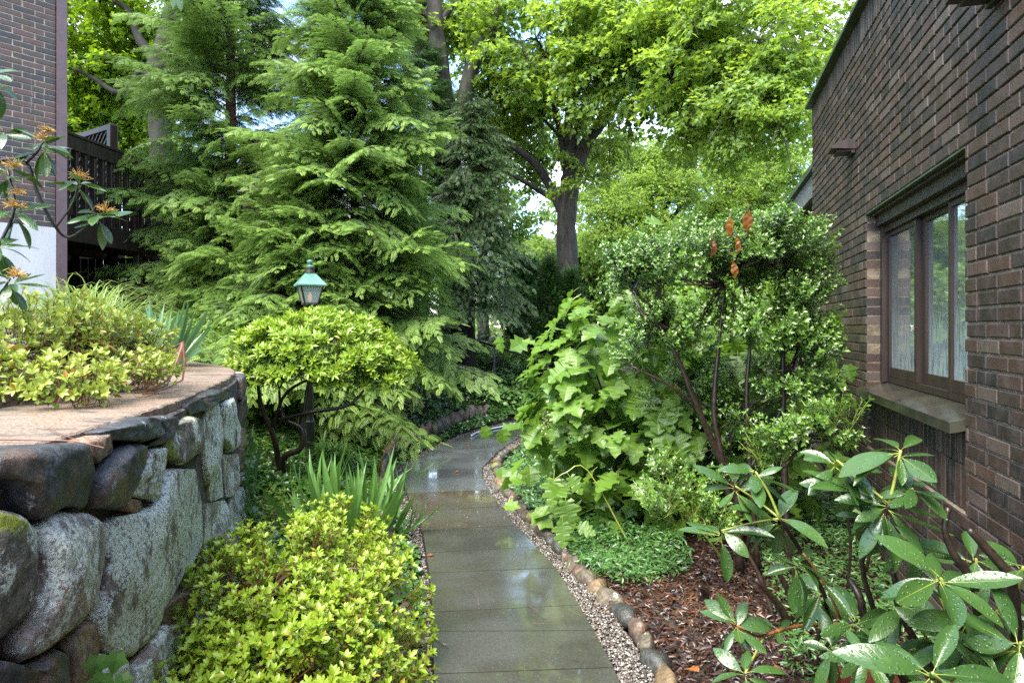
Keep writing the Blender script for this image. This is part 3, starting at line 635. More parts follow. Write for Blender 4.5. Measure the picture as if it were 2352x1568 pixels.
def sash(x0, x1, y, st=0.04):
    g = Geo(); z0, z1 = WZ0 + 0.062, WZ1 - 0.142
    box(g, (x0, y - 0.02, z0), (x0 + st, y + 0.02, z1)); box(g, (x1 - st, y - 0.02, z0), (x1, y + 0.02, z1))
    box(g, (x0 + st, y - 0.018, z1 - 0.03), (x1 - st, y + 0.018, z1)); box(g, (x0 + st, y - 0.018, z0), (x1 - st, y + 0.018, z0 + 0.065))
    g.obj('sash', M['frame'], win)
    g = Geo(); box(g, (0, -0.003, 0), (x1 - x0 - 2 * st, 0.003, z1 - z0 - 0.095)); g.obj('pane', M['glass'], win).location = (x0 + st, y, z0 + 0.065)
a_ = [yS(v) for v in (4.76, 4.10, 3.95, 3.62, 3.64, 3.04)]
sash(yS(4.12), WS1 - 0.056, fy + 0.0); sash(yS(3.60), yS(4.10), fy - 0.03, 0.05); sash(WS0 + 0.056, yS(3.60) - 0.002, fy + 0.0, 0.035)
g = Geo()
for k in range(60):
    x = WS0 + 0.02 + k * (WS1 - WS0 - 0.04) / 60; y = -0.42 + 0.02 * math.sin(k * 1.3); x2 = x + (WS1 - WS0 - 0.04) / 60; y2 = -0.42 + 0.02 * math.sin((k + 1) * 1.3)
    g.add([(x, y, WZ0 - 0.2), (x2, y2, WZ0 - 0.2), (x2, y2, WZ1), (x, y, WZ1)], [[0, 1, 2, 3]], rnd=0.5)
M['curtain'] = simple_mat('sheer_curtain', (0.055, 0.06, 0.065), (0.12, 0.13, 0.14), 2, 0.9, 0.0, 0.001)
cu = g.obj('curtain', M['curtain']); cu.matrix_world = HMAT; tagged(cu, 'pale curtain hanging behind the fogged sliding window', 'curtain')
# head lining under the lintel
g = Geo(); beam(g, (WS0, -0.006, WZ1 + 0.003), (WS1, -0.006, WZ1 + 0.003), 0.02, 0.010); g.obj('lintel_flashing', M['copper_dark'], house)
g = Geo(); box(g, (WS0, -0.28, WZ1 - 0.02), (WS1, -0.03, WZ1 - 0.003)); g.obj('soffit', M['frame'], house)
# wall lights: boxes with a sloped hood
def wall_light(s, z, label):
    t_ = thing('wall_light', label, 'wall light'); t_.matrix_world = HMAT @ Matrix.Translation((s, 0, z))
    g = Geo(); prof = [(0.0, 0.055), (0.05, 0.06), (0.12, 0.045), (0.17, 0.012), (0.17, -0.004), (0.0, -0.02)]
    V = [(-0.10, y + .002, z_) for y, z_ in prof] + [(0.10, y + .002, z_) for y, z_ in prof]; k = len(prof)
    F = [list(range(k)), list(range(k, 2 * k))[::-1]] + [[i, (i + 1) % k, k + (i + 1) % k, k + i][::-1] for i in range(k)]
    g.add(V, F); g.obj('hood', M['frame'], t_)
    g = Geo(); box(g, (-0.09, 0.003, -0.05), (0.09, 0.03, -0.021), bev=0.003); g.obj('back_plate', M['frame'], t_)
    g = Geo(); box(g, (-0.075, 0.032, -0.034), (0.075, 0.13, -0.017), bev=0.003); g.obj('lens', M['bronze'], t_)
wall_light(yS(5.18), 3.02, 'small brown downlight on the brick wall above and beyond the window')
wall_light(yS(2.64), 2.98, 'brown downlight cut by the top edge over the near brickwork')
# lower wing beyond the corner
wing = thing('brick_wing', 'lower rear wing of the house with a green-edged eave past the corner', 'house wing'); wing.matrix_world = HMAT
W2 = Wall(); z = 0.0; row = 0; wy = -0.42
while z < 3.05:
    x = S_END + 0.01 - (0.107 if row % 2 else 0)
    while x < S_END + 4.2:
        clip_add(W2, max(x, S_END + 0.004), x + 0.2, z, z + BH, [(S_END + 0.15, S_END + 0.62, 1.55, 2.75), (S_END + 0.75, S_END + 1.6, 1.55, 2.75)], y=wy); x += 0.208
    z += BH + JT; row += 1
g = Geo(); box(g, (S_END + 0.0, wy - 0.2, 0), (S_END + 4.2, wy - 0.16, 3.1)); box(g, (S_END + 0.0, wy - 0.16, 0), (S_END + 4.2, wy - 0.011, 1.55)); box(g, (S_END + 1.6, wy - 0.16, 1.55), (S_END + 4.2, wy - 0.011, 3.1)); box(g, (S_END, wy - 0.16, 2.75), (S_END + 1.6, wy - 0.011, 3.1))
ww = g.obj('wall', M['mortar'], wing); build_wall(W2, ww, lambda r: r[0] + (0 if r[2] > 1.6 else 3), 'brick')
for a_, b_ in ((0.15, 0.62), (0.75, 1.6)):
    g = Geo()
    for q in (((a_, 1.55), (a_ + 0.05, 2.75)), ((b_ - 0.05, 1.55), (b_, 2.75)), ((a_, 2.69), (b_, 2.75)), ((a_, 1.55), (b_, 1.61))):
        box(g, (S_END + q[0][0], wy - 0.08, q[0][1]), (S_END + q[1][0], wy - 0.03, q[1][1]))
    fr = g.obj('window', M['frame'], wing); g = Geo(); box(g, (0, -0.004, 0), (b_ - a_ - 0.1, 0.004, 1.08)); g.obj('pane', M['glass'], fr).location = (S_END + a_ + 0.05, wy - 0.055, 1.61)
M['fascia'] = simple_mat('grey_fascia', (0.12, 0.12, 0.125), (0.17, 0.17, 0.17), 8, 0.5, 0.1, 0.003)
g = Geo(); box(g, (S_END + 0.01, wy - 0.3, 3.1), (S_END + 4.3, -0.10, 3.14)); g.obj('soffit', M['frame'], wing)
g = Geo(); box(g, (S_END + 0.01, -0.10, 3.09), (S_END + 4.3, -0.06, 3.33)); g.obj('fascia', M['fascia'], wing)
g = Geo(); box(g, (S_END + 0.01, wy - 3.5, 3.34), (S_END + 4.3, -0.01, 3.40)); g.obj('roof', M['copper_dark'], wing)

# ------------------------------------------------------------------ stone retaining wall on the left
FC = [(-1.20, 0.9), (-1.22, 1.2), (-1.25, 1.6), (-1.29, 2.0), (-1.42, 2.8), (-1.62, 3.6), (-1.86, 4.45), (-2.2, 5.25), (-2.75, 6.05), (-3.5, 6.8), (-4.4, 7.4)]
WT = 1.27
FCc = catmull([(x, y, 0) for x, y in FC], 10); FL = np.concatenate([[0], np.cumsum(np.linalg.norm(np.diff(FCc, axis=0), axis=1))])
def fc(s): return np.array([np.interp(s, FL, FCc[:, 0]), np.interp(s, FL, FCc[:, 1])])
def fcn(s):
    d = fc(s + 0.02) - fc(s - 0.02); d /= np.linalg.norm(d); return np.array([d[1], -d[0]])      # outward (towards the path)
def img_s(px):
    xr = (px - CX) / FP; best = None
    for i in range(len(FCc)):
        r_ = FCc[i, 0] / FCc[i, 1]
        if best is None and r_ > xr: 
            if i == 0: best = 0; break
            r0 = FCc[i - 1, 0] / FCc[i - 1, 1]; u = (xr - r0) / (r_ - r0); best = FL[i - 1] + u * (FL[i] - FL[i - 1]); break
    return best if best is not None else None
def wall_sz(zx, zy):
    px, py = zx * 0.597, 631.6 + zy * 0.597
    s = img_s(px)
    if s is None or px > 545: s = img_s(545) + (px - 545) * 0.02
    if px < 0: s = img_s(0) + px * 0.0015
    Y = fc(s)[1]; return s, CAMH + (HY - py) / FP * Y
swall = thing('stone_wall', 'curved retaining wall of lichened fieldstones with a sandy cap', 'stone wall', (-1.5, 3.0, 0))
M['w_black'] = stone_mat('black_wet_stone', (0.030, 0.033, 0.042), (0.075, 0.08, 0.095), 0.20, 0.0, 0.38, (0.36, 0.40, 0.42), rust=0.25)
M['w_lichen'] = stone_mat('lichened_granite', (0.16, 0.125, 0.105), (0.27, 0.23, 0.20), 0.95, 0.25, 0.7)
M['w_pink'] = stone_mat('pinkish_granite', (0.22, 0.185, 0.16), (0.38, 0.34, 0.30), 0.7, 0.1, 0.65, rust=0.4)
M['w_brown'] = stone_mat('brown_wall_stone', (0.16, 0.11, 0.075), (0.27, 0.19, 0.13), 0.15, 0.1, 0.6, rust=0.6)
M['w_moss'] = stone_mat('mossy_wall_stone', (0.12, 0.11, 0.09), (0.22, 0.19, 0.16), 0.55, 0.85, 0.7)
M['w_mortar'] = simple_mat('dark_wall_joint', (0.03, 0.026, 0.021), (0.11, 0.095, 0.08), 14, 0.9, 1.0, 0.03)
def wall_stone(poly, mat, bulge=0.05, seed=0, label=None):
    """Stone from its outline on the wall face (s, z), rounded in front and 0.3 m deep."""
    P = np.array(poly, float); c = P.mean(0); rs = np.random.default_rng(seed)
    Q = np.vstack([P, P[:1]]); L = np.concatenate([[0], np.cumsum(np.linalg.norm(np.diff(Q, axis=0), axis=1))]); n = 34
    O = np.array([[np.interp(u, L, Q[:, k]) for k in range(2)] for u in np.linspace(0, L[-1], n, endpoint=False)])
    size = np.sqrt(max(1e-4, (P[:, 0].max() - P[:, 0].min()) * (P[:, 1].max() - P[:, 1].min())))
    # broken faces: the front is the lowest of several slanting planes, roughened by noise
    pl_ = [(rs.normal(size=2) * .16, rs.uniform(.0, .08) * size) for _ in range(5)] + [(rs.normal(size=2) * .06, 0.0)]; V = []
    rings = (None, 1.0, 0.985, 0.95, 0.88, 0.78, 0.66, 0.53, 0.40, 0.27, 0.13)
    for k_, sc in enumerate(rings):
        for o_ in O:
            u = (o_ - c) / max(1e-6, np.linalg.norm(o_ - c)); q = c + (o_ - c) * (1.0 if sc is None else sc) + u * 0.004
            if sc is None: dd = -0.28
            else:
                edge = np.linalg.norm(o_ - c) * (1 - sc); dd = min(min(bulge + (q - c) @ a_ + b_ for a_, b_ in pl_), -0.004 + 1.9 * math.sqrt(edge * .025) if edge > 0 else -0.006)
                dd = max(dd, -0.012)
                nv = Vector((q[0] * 1.0 + seed, q[1], seed * .37)); dd += (mnoise.fractal(nv * 14, 0.7, 2.2, 4) * .010 + mnoise.noise(nv * 5) * .010) * min(1, .25 + edge * 30)
            nrm = fcn(q[0]); b0_ = fc(q[0]); V.append((b0_[0] + nrm[0] * dd, b0_[1] + nrm[1] * dd, q[1]))
    mid = np.array(V[-n:]).mean(0); V.append(tuple(mid))
    F = [[k * n + i, k * n + (i + 1) % n, (k + 1) * n + (i + 1) % n, (k + 1) * n + i] for k in range(len(rings) - 1) for i in range(n)]
    F += [[(len(rings) - 1) * n + i, (len(rings) - 1) * n + (i + 1) % n, len(rings) * n] for i in range(n)]
    g = Geo(); g.add(np.array(V) - np.array([-1.5, 3.0, 0]), F); o = g.obj('stone', M[mat], swall, smooth=True)
    if label: lab(o, label)
ST = [('w_black', [(-60, 700), (200, 655), (315, 645), (325, 800), (300, 900), (230, 890), (145, 940), (90, 930), (60, 880), (40, 800), (-60, 770)], .05, 'angular blue-black capstone'),
 ('w_brown', [(320, 640), (405, 612), (418, 680), (340, 728), (318, 700)], .03, 'small brown stone wedged under the cap'),
 ('w_black', [(345, 760), (415, 695), (470, 645), (535, 650), (530, 720), (500, 790), (440, 900), (340, 895), (330, 830)], .05, None),
 ('w_black', [(385, 605), (560, 545), (600, 550), (620, 590), (600, 620), (545, 640), (480, 640), (410, 632)], .04, None),
 ('w_black', [(600, 550), (650, 540), (672, 560), (650, 620), (605, 650), (560, 660), (612, 610)], .03, None),
 ('w_lichen', [(545, 680), (622, 662), (630, 700), (600, 790), (590, 860), (485, 850), (503, 790)], .03, None),
 ('w_moss', [(660, 590), (730, 545), (780, 560), (785, 680), (740, 690), (690, 730), (640, 700), (625, 650)], .04, 'stone with a bright patch of green moss'),
 ('w_brown', [(462, 860), (550, 868), (560, 890), (500, 915), (450, 902)], .02, None),
 ('w_moss', [(-80, 890), (50, 920), (98, 960), (105, 1050), (88, 1180), (55, 1320), (-80, 1450)], .05, None),
 ('w_pink', [(115, 980), (190, 908), (330, 918), (368, 960), (372, 1110), (340, 1250), (270, 1350), (150, 1450), (50, 1490), (32, 1440), (80, 1330), (100, 1180)], .08, 'big rounded pinkish boulder'),
 ('w_lichen', [(385, 960), (450, 925), (560, 905), (600, 872), (640, 745), (765, 748), (790, 900), (790, 1050), (720, 1150), (640, 1290), (560, 1395), (480, 1475), (372, 1445), (335, 1330), (375, 1240), (385, 1100)], .05, 'largest stone, its face streaked white with lichen'),
 ('w_lichen', [(795, 520), (830, 475), (850, 600), (870, 850), (820, 870), (797, 760), (792, 640)], .03, None),
 ('w_black', [(735, 500), (830, 440), (905, 455), (880, 478), (830, 470), (785, 520), (740, 540)], .03, None),
 ('w_lichen', [(852, 500), (900, 470), (915, 640), (882, 680), (855, 620)], .03, None),
 ('w_pink', [(870, 690), (935, 690), (935, 790), (880, 860), (872, 780)], .03, None),
 ('w_pink', [(800, 880), (870, 868), (888, 960), (880, 1080), (850, 1180), (792, 1200), (795, 1060)], .03, None),
 ('w_lichen', [(893, 865), (945, 810), (945, 1000), (893, 1070)], .03, None),
 ('w_brown', [(600, 1340), (690, 1230), (760, 1180), (800, 1205), (780, 1260), (740, 1330), (720, 1450), (655, 1400), (645, 1335)], .03, None),
 ('w_pink', [(480, 1520), (560, 1405), (638, 1345), (652, 1480), (620, 1600), (460, 1640)], .05, None),
 ('w_brown', [(270, 1365), (335, 1335), (365, 1450), (340, 1560), (240, 1640), (235, 1440)], .04, None),
 ('w_black', [(-70, 1480), (40, 1510), (120, 1480), (185, 1435), (230, 1460), (235, 1640), (-70, 1720)], .05, None),
 ('w_pink', [(372, 1455), (470, 1490), (455, 1640), (345, 1640), (345, 1570)], .04, None),
 ('w_brown', [(800, 1215), (850, 1190), (885, 1090), (940, 1020), (945, 1160), (860, 1320), (780, 1330)], .03, None),
 ('w_lichen', [(725, 1450), (745, 1335), (860, 1330), (940, 1180), (945, 1480), (735, 1560)], .03, None)]
for i, (mt, pl, bu, lb) in enumerate(ST):
    wall_stone([wall_sz(*p) for p in pl], mt, bu, 40 + i, lb)
# rest of the wall: the stretch before and after the traced one, and the footing
def rows_of_stones(s0, s1, z0, z1, seed):
    rs = random.Random(seed); z = z0
    while z < z1 - 0.05:
        h = min(rs.uniform(0.16, 0.32), z1 - z); s = s0; k = 0
        if z1 - z - h < 0.08: h = z1 - z
        while s < s1 - 0.03:
            w = min(rs.uniform(0.2, 0.45), s1 - s); j = lambda: rs.uniform(-0.02, 0.02)
            zt = lambda: min(z1 - 0.002, z + h + j())
            wall_stone([(s + j() + .02, z + j()), (s + w / 2, z + j() - 0.005), (s + w + j() - .02, z + j()), (s + w - 0.01, z + h / 2), (s + w + j() - .02, zt()), (s + w / 2, zt()), (s + j() + .02, zt()), (s + 0.01, z + h / 2)], rs.choice(['w_lichen', 'w_pink', 'w_black', 'w_brown']), .035, int(s * 1000 + z * 77)); s += w
        z += h
s_near = img_s(-30); s_far = img_s(545) + 0.42
rows_of_stones(0.02, s_near - 0.03, 0.0, WT - 0.01, 1); rows_of_stones(s_far, FL[-1] - 0.05, 0.0, WT - 0.01, 2)
zfoot = [wall_sz(zx, 1660)[1] for zx in (20, 300, 600)]
rows_of_stones(img_s(190), s_far - 0.03, -0.02, 0.38, 3) 
# core and cap
def strip_mesh(offs_f, offs_b, ztop_, zbot, s0=0.0, s1=None, ss=0.06, wob=0.0, zn=0.0):
    s1 = s1 or FL[-1]; ns = max(2, int((s1 - s0) / ss)); V = []; F = []
    for i in range(ns + 1):
        s = s0 + (s1 - s0) * i / ns; b_ = fc(s); n_ = fcn(s); of = offs_f + (random.uniform(-wob, wob) if wob else 0); ob = offs_b(s) if callable(offs_b) else offs_b
        for (o_, z_) in ((of, zbot), (of, ztop_ - 0.006), (of - 0.008, ztop_), ((of + ob) / 2, ztop_ + random.uniform(-zn, zn) + zn), (ob, ztop_), (ob, zbot)):
            V.append((b_[0] + n_[0] * o_ + 1.5, b_[1] + n_[1] * o_ - 3.0, z_))
    for i in range(ns):
        for k in range(6): a = i * 6 + k; b2 = i * 6 + (k + 1) % 6; F.append([a, b2, b2 + 6, a + 6])
    F += [[0, 1, 2, 3, 4, 5][::-1], [ns * 6 + k for k in range(6)]]
    return np.array(V), F
backoff = lambda s: -np.interp(s, [0, 1.0, 2.2, 3.1, 4.5, 6.5], [0.75, 0.72, 0.62, 0.58, 0.75, 0.8])
g = Geo(); V, F = strip_mesh(-0.022, -0.40, WT - 0.03, -0.1, zn=0); g.add(V, F); g.obj('core', M['w_mortar'], swall)
g = Geo(); V, F = strip_mesh(-0.045, backoff, WT + 0.012, WT - 0.028, wob=0.010, zn=0.004, ss=0.045); g.add(V, F); cp = g.obj('cap', M['cap'], swall); lab(cp, 'sandy aggregate cap stained with dark wet patches')
# raised bed behind the wall
V = []; nsx = 60; F = []
for i in range(nsx + 1):
    s = FL[-1] * i / nsx; b_ = fc(s); n_ = fcn(s); ob = backoff(s) + 0.03; x0, y0 = b_ + n_ * ob
    for k, dx in enumerate((0, 0.15, 0.4, 0.9, 1.6, 2.6, 4.5, 8.0)):
        V.append((x0 - dx, y0 + 0.02 * dx, WT - 0.02 + 0.10 * sstep(0, 0.5, dx) + 0.22 * sstep(0.3, 4, dx) + (random.random() - .5) * 0.012))
for i in range(nsx):
    for k in range(7): a = i * 8 + k; F.append([a, a + 8, a + 9, a + 1])
g = Geo(); g.add(V, F); rb = g.obj('raised_bed', M['soil'], kind='structure', smooth=True)
def bz(x, y): return WT + 0.10

# ------------------------------------------------------------------ left house
LC = Vector((-5.44, 7.8, 0)); LU = Vector((-0.64, -0.77, 0)).normalized(); LN = Vector((0.77, -0.64, 0)).normalized()   # u runs away from the corner
LMAT = Matrix(((-LU.x, LN.x * -1 * -1, 0, LC.x), (-LU.y, LN.y, 0, LC.y), (0, 0, 1, 0), (0, 0, 0, 1)))
# local x towards the corner (x<=0 along the wall); y outward; check handedness
if LMAT.to_3x3().determinant() < 0:
    LMAT = Matrix(((LU.x, LN.x, 0, LC.x), (LU.y, LN.y, 0, LC.y), (0, 0, 1, 0), (0, 0, 0, 1))); sgn = 1
else: sgn = -1
lh = thing('brick_house', 'brick house corner with a white painted foundation above the raised bed', 'house'); lh.matrix_world = LMAT
FT = 2.80; W3 = Wall(); z = FT + 0.005; row = 0
while z < 6.6:
    x = 0.0; first = 0.107 if row % 2 else 0.2
    while x < 3.4:
        L = first if x == 0 else 0.203; a, b_ = x, x + L
        if sgn < 0: W3.add(-b_, -a, z, z + BH)
        else: W3.add(a, b_, z, z + BH)
        x += L + 0.012
    z += BH + JT; row += 1
g = Geo(); xa, xb = (0.0, 3.4) if sgn > 0 else (-3.4, 0.0)
box(g, (xa + 0.001, -3.0, FT), (xb - 0.001, -0.006, 6.65)); lw_ = g.obj('wall', M['mortar_light'], lh)
build_wall(W3, lw_, lambda r: min(abs(r[0]), abs(r[1])), 'brick_left')
M['white'] = simple_mat('streaked_white_paint', (0.36, 0.36, 0.37), (0.46, 0.46, 0.47), 2.2, 0.7, 0.25, 0.01, stretch=(2, 2, .5))
g = Geo(); box(g, (xa, -3.0, 0.8), (xb, 0.02, FT)); g.obj('foundation', M['white'], lh)
g = Geo(); cx0 = -0.004 if sgn > 0 else 0.004
box(g, (-0.11 if sgn > 0 else 0.004, -0.06, 1.4), (-0.004 if sgn > 0 else 0.11, 0.03, 6.65), bev=0.004); g.obj('corner_trim', M['trim'], lh)
g = Geo(); box(g, (xa - 0.2, -3.2, 6.65), (xb + 0.2, 0.3, 6.8)); g.obj('roof', M['fascia'], lh)

# ------------------------------------------------------------------ deck
deck = thing('wooden_deck', 'dark stained timber deck with slatted railing and lattice screen beside the brick house', 'deck', (-6.5, 9.5, 0))
def dk(g, name, label=None):
    for i in range(len(g.V)): g.V[i] = g.V[i] - np.array([-6.5, 9.5, 0])
    o = g.obj(name, M['deckwood'], deck)
    if label: lab(o, label)
    return o
A = Vector((-5.72, 8.15, 0)); B = Vector((-5.30, 11.4, 0)); dU = (B - A).normalized(); dN = Vector((dU.y, -dU.x, 0)); Ld = (B - A).length
def dp(s, n_, z): v = A + dU * s + dN * n_; return Vector((v.x, v.y, z))
g = Geo(); beam(g, dp(-.1, 0.04, 3.98), dp(Ld, 0.04, 3.98), 0.045, 0.17); dk(g, 'top_rail')
g = Geo(); beam(g, dp(-.1, 0.0, 4.09), dp(Ld, 0.0, 4.09), 0.15, 0.035); dk(g, 'rail_cap')
k = 0; s = 0.05
while s < Ld:
    g = Geo(); beam(g, dp(s, -0.01, 2.98), dp(s, -0.01, 4.06), 0.085, 0.045, up=dU); dk(g, 'baluster')
    s += 0.155
for s in (0.0, 1.6, 3.2):
    g = Geo(); beam(g, dp(s, -0.06, 1.0), dp(s, -0.06, 4.12), 0.10, 0.10, up=dU); dk(g, 'post')
g = Geo(); beam(g, dp(-.1, 0.05, 2.86), dp(Ld, 0.05, 2.86), 0.05, 0.28); dk(g, 'fascia_board')
g = Geo(); beam(g, dp(-.1, -0.04, 3.12), dp(Ld, -0.04, 3.12), 0.045, 0.10); dk(g, 'bottom_rail')
s = -0.1
while s < Ld:
    g = Geo(); beam(g, dp(s, -3.0, 2.985), dp(s, 0.06, 2.985), 0.135, 0.03); dk(g, 'deck_board'); s += 0.145
for n_ in (-0.8, -1.6, -2.4):
    g = Geo(); beam(g, dp(0, n_, 2.87), dp(Ld, n_, 2.87), 0.05, 0.19); dk(g, 'joist')
g = Geo(); beam(g, dp(-.6, -2.6, 1.9), dp(Ld + .5, -2.6, 1.9), 0.12, 2.1); o = g.obj('shade_backing', M['deckwood'], deck) if False else dk(g, 'shade_backing')  # added dark sheet standing in for the black shade under the deck
for q in range(22):
    g = Geo(); beam(g, dp(Ld - .1, -.1 - q * .145, 0.9), dp(Ld - .1, -.1 - q * .145, 2.84), 0.13, 0.02, up=dU); dk(g, 'shade_skirt_board')  # added boards shutting the bright far gap so the underside stays dark
# lattice screen at the far side
P0 = W(258, 293, 10.4); P1 = W(140, 320, 11.3); P0 = Vector((P0.x, P0.y, 0)); P1 = Vector((P1.x, P1.y, 0)); lu = (P1 - P0).normalized(); Ls = 2.4; zt, zb = 4.80, 3.05
def lp(s, z, n_=0): v = P0 + lu * s + Vector((lu.y, -lu.x, 0)) * n_; return Vector((v.x, v.y, z))
g = Geo(); beam(g, lp(0, 1.2), lp(0, zt + 0.03), 0.12, 0.12, up=lu); dk(g, 'post')
g = Geo(); beam(g, lp(1.2, 1.2), lp(1.2, zt + 0.03), 0.10, 0.10, up=lu); dk(g, 'post')
g = Geo(); beam(g, lp(-.05, zt), lp(Ls, zt), 0.10, 0.09); beam(g, lp(-.05, zb), lp(Ls, zb), 0.08, 0.09); dk(g, 'screen_frame')
c = -2.0
while c < Ls:
    for sg, nn in ((1, 0.012), (-1, -0.012)):
        a0 = max(0, c) if sg > 0 else max(0, c); 
        z_at = (lambda s_: zb + (s_ - c)) if sg > 0 else (lambda s_: zt - (s_ - c))
        s_a, s_b = max(0, c), min(Ls, c + (zt - zb))
        if s_b - s_a > 0.05:
            g = Geo(); beam(g, lp(s_a, z_at(s_a), nn), lp(s_b, z_at(s_b), nn), 0.018, 0.035, up=(lu.y, -lu.x, 0)); dk(g, 'lattice_strip')
    c += 0.13
# masonry house seen through the trees
bh = thing('far_house', 'pinkish brick house glimpsed between the cedar branches', 'house', (-6.5, 14.5, 0))
W4 = Wall(); z = 0.9; row = 0
hx0, hx1, hz1 = -1.6, 3.2, 3.9
while z < hz1:
    x = hx0 - (0.107 if row % 2 else 0)
    while x < hx1: clip_add(W4, max(x, hx0), min(x + 0.2, hx1), z, z + BH, [(0.4, 1.3, 1.8, 3.0), (2.0, 2.7, 1.8, 3.0)]); x += 0.211
    z += BH + JT; row += 1
z = hz1
while z < 5.9:
    x = 0.5 - (0.107 if row % 2 else 0)
    while x < 1.5: W4.add(max(x, 0.5), min(x + 0.2, 1.5), z, z + BH, y=0.06); x += 0.211
    z += BH + JT; row += 1
for it in range(len(W4.items)):
    pass
g = Geo()
for a, b_, c_, d_ in ((hx0, 0.4, 0, hz1), (1.3, 2.0, 0, hz1), (2.7, hx1, 0, hz1), (0.4, 1.3, 0, 1.8), (0.4, 1.3, 3.0, hz1), (2.0, 2.7, 0, 1.8), (2.0, 2.7, 3.0, hz1)):
    box(g, (a, 0.01, c_), (b_, 3.0 if c_ == 0 else 0.3, d_))
box(g, (0.5, -0.05, hz1), (1.5, 0.6, 5.9)); fwall = g.obj('wall', M['mortar_light'], bh)
class Flip: pass
it2 = W4.items; rest = Geo()
for i, (x0, x1, z0, z1, y) in enumerate(it2):
    box(rest, (x0, -0.008 - (0.06 if y else 0), z0), (x1, 0.012, z1))
rest.obj('brickwork', M['brick_far'], fwall, kind='stuff')
for a, b_ in ((0.4, 1.3), (2.0, 2.7)):
    g = Geo(); box(g, (a, 0.03, 1.8), (a + .06, 0.1, 3.0)); box(g, (b_ - .06, 0.03, 1.8), (b_, 0.1, 3.0)); box(g, (a + .06, 0.03, 2.94), (b_ - .06, 0.1, 3.0)); box(g, (a + .06, 0.03, 1.8), (b_ - .06, 0.1, 1.86)); box(g, (a + .06, 0.03, 2.38), (b_ - .06, 0.1, 2.42))
    w_ = g.obj('window', M['white'], bh); g = Geo(); box(g, (a + .06, 0.06, 1.86), (b_ - .06, 0.07, 2.94)); g.obj('pane', M['glass'], w_)
g = Geo(); g.add([(hx0 - .3, -0.3, 3.85), (hx1 + .3, -0.3, 3.85), (hx1 + .3, 2.0, 5.0), (hx0 - .3, 2.0, 5.0), (hx0 - .3, -0.3, 3.95), (hx1 + .3, -0.3, 3.95), (hx1 + .3, 2.0, 5.1), (hx0 - .3, 2.0, 5.1)], [[3, 2, 1, 0], [4, 5, 6, 7], [0, 1, 5, 4], [1, 2, 6, 5], [2, 3, 7, 6], [3, 0, 4, 7]])
g.obj('roof', M['fascia'], bh)
# white sided house far behind the bend
fh = thing('sided_house', 'pale blue-white clapboard house behind the dark hemlock boughs', 'house', (0.9, 27, 0))
M['siding'] = simple_mat('pale_blue_siding', (0.50, 0.58, 0.68), (0.62, 0.68, 0.76), 2, 0.6, 0.05, 0.002)
g = Geo(); box(g, (-0.9, 0.05, 0), (1.5, 5, 4.4)); fb = g.obj('wall', M['siding'], fh)
for i in range(30):
    g = Geo(); z = 0.02 + i * 0.145; g.add([(-.9, 0.04, z + 0.145), (1.5, 0.04, z + 0.145), (1.5, 0.0, z), (-.9, 0.0, z), (-.9, 0.049, z), (1.5, 0.049, z)], [[3, 2, 1, 0], [4, 5, 2, 3]]); g.obj('siding_board', M['siding'], fh)
g = Geo(); g.add([(-1.3, -0.4, 4.3), (1.9, -0.4, 4.3), (1.9, 2.5, 5.6), (-1.3, 2.5, 5.6), (-1.3, -0.4, 4.42), (1.9, -0.4, 4.42), (1.9, 2.5, 5.72), (-1.3, 2.5, 5.72)], [[3, 2, 1, 0], [4, 5, 6, 7], [0, 1, 5, 4], [1, 2, 6, 5], [2, 3, 7, 6], [3, 0, 4, 7]]); g.obj('roof', M['fascia'], fh)

# ------------------------------------------------------------------ lamp post
LPy = 7.35; lx = (712 - CX) / FP * LPy; gzl = float(gz(lx, LPy)) - 0.06
lamp = thing('lamp_post', 'garden lamp post with a verdigris copper lantern behind the clipped shrub', 'lamp post', (lx, LPy, gzl))
zz = lambda py: CAMH + (HY - py) / FP * LPy - gzl
g = Geo(); lathe(g, [(0.055, 0), (0.055, 0.5), (0.045, 0.52), (0.038, 0.56), (0.038, zz(705)), (0.05, zz(703)), (0.05, zz(699))], 14); g.obj('post', M['blackpaint'], lamp)
lan = Matrix.Rotation(R(28), 4, 'Z'); zb_, zt_ = zz(697), zz(657); r0, r1 = 0.07, 0.132
g = Geo(); cor0 = [lan @ Vector((r0 * sx, r0 * sy, zb_)) for sx, sy in ((-1, -1), (1, -1), (1, 1), (-1, 1))]; cor1 = [lan @ Vector((r1 * 0.92 * sx, r1 * 0.92 * sy, zt_)) for sx, sy in ((-1, -1), (1, -1), (1, 1), (-1, 1))]
cage = Geo()
for i in range(4):
    beam(cage, cor0[i], cor1[i], 0.016, 0.016, up=(1, 1, 0)); beam(cage, cor0[i], cor0[(i + 1) % 4], 0.018, 0.018); beam(cage, cor1[i], cor1[(i + 1) % 4], 0.016, 0.016)
lathe(cage, [(0.03, zb_ - 0.05), (0.10, zb_ - 0.01), (0.10, zb_)], 8); cg = cage.obj('lantern_frame', M['bronze'], lamp)
m, t, b, out = new_mat('seeded_glass'); b.inputs['Base Color'].default_value = (0.30, 0.36, 0.33, 1); b.inputs['Roughness'].default_value = 0.15
tr = t.nodes.new('ShaderNodeBsdfTransparent'); ms = t.nodes.new('ShaderNodeMixShader'); ms.inputs[0].default_value = 0.5; t.links.new(tr.outputs[0], ms.inputs[1]); t.links.new(b.outputs[0], ms.inputs[2]); t.links.new(ms.outputs[0], out.inputs[0])
bump(t, b, noise(t, 90, 3), 0.5, 0.004); M['seedglass'] = m
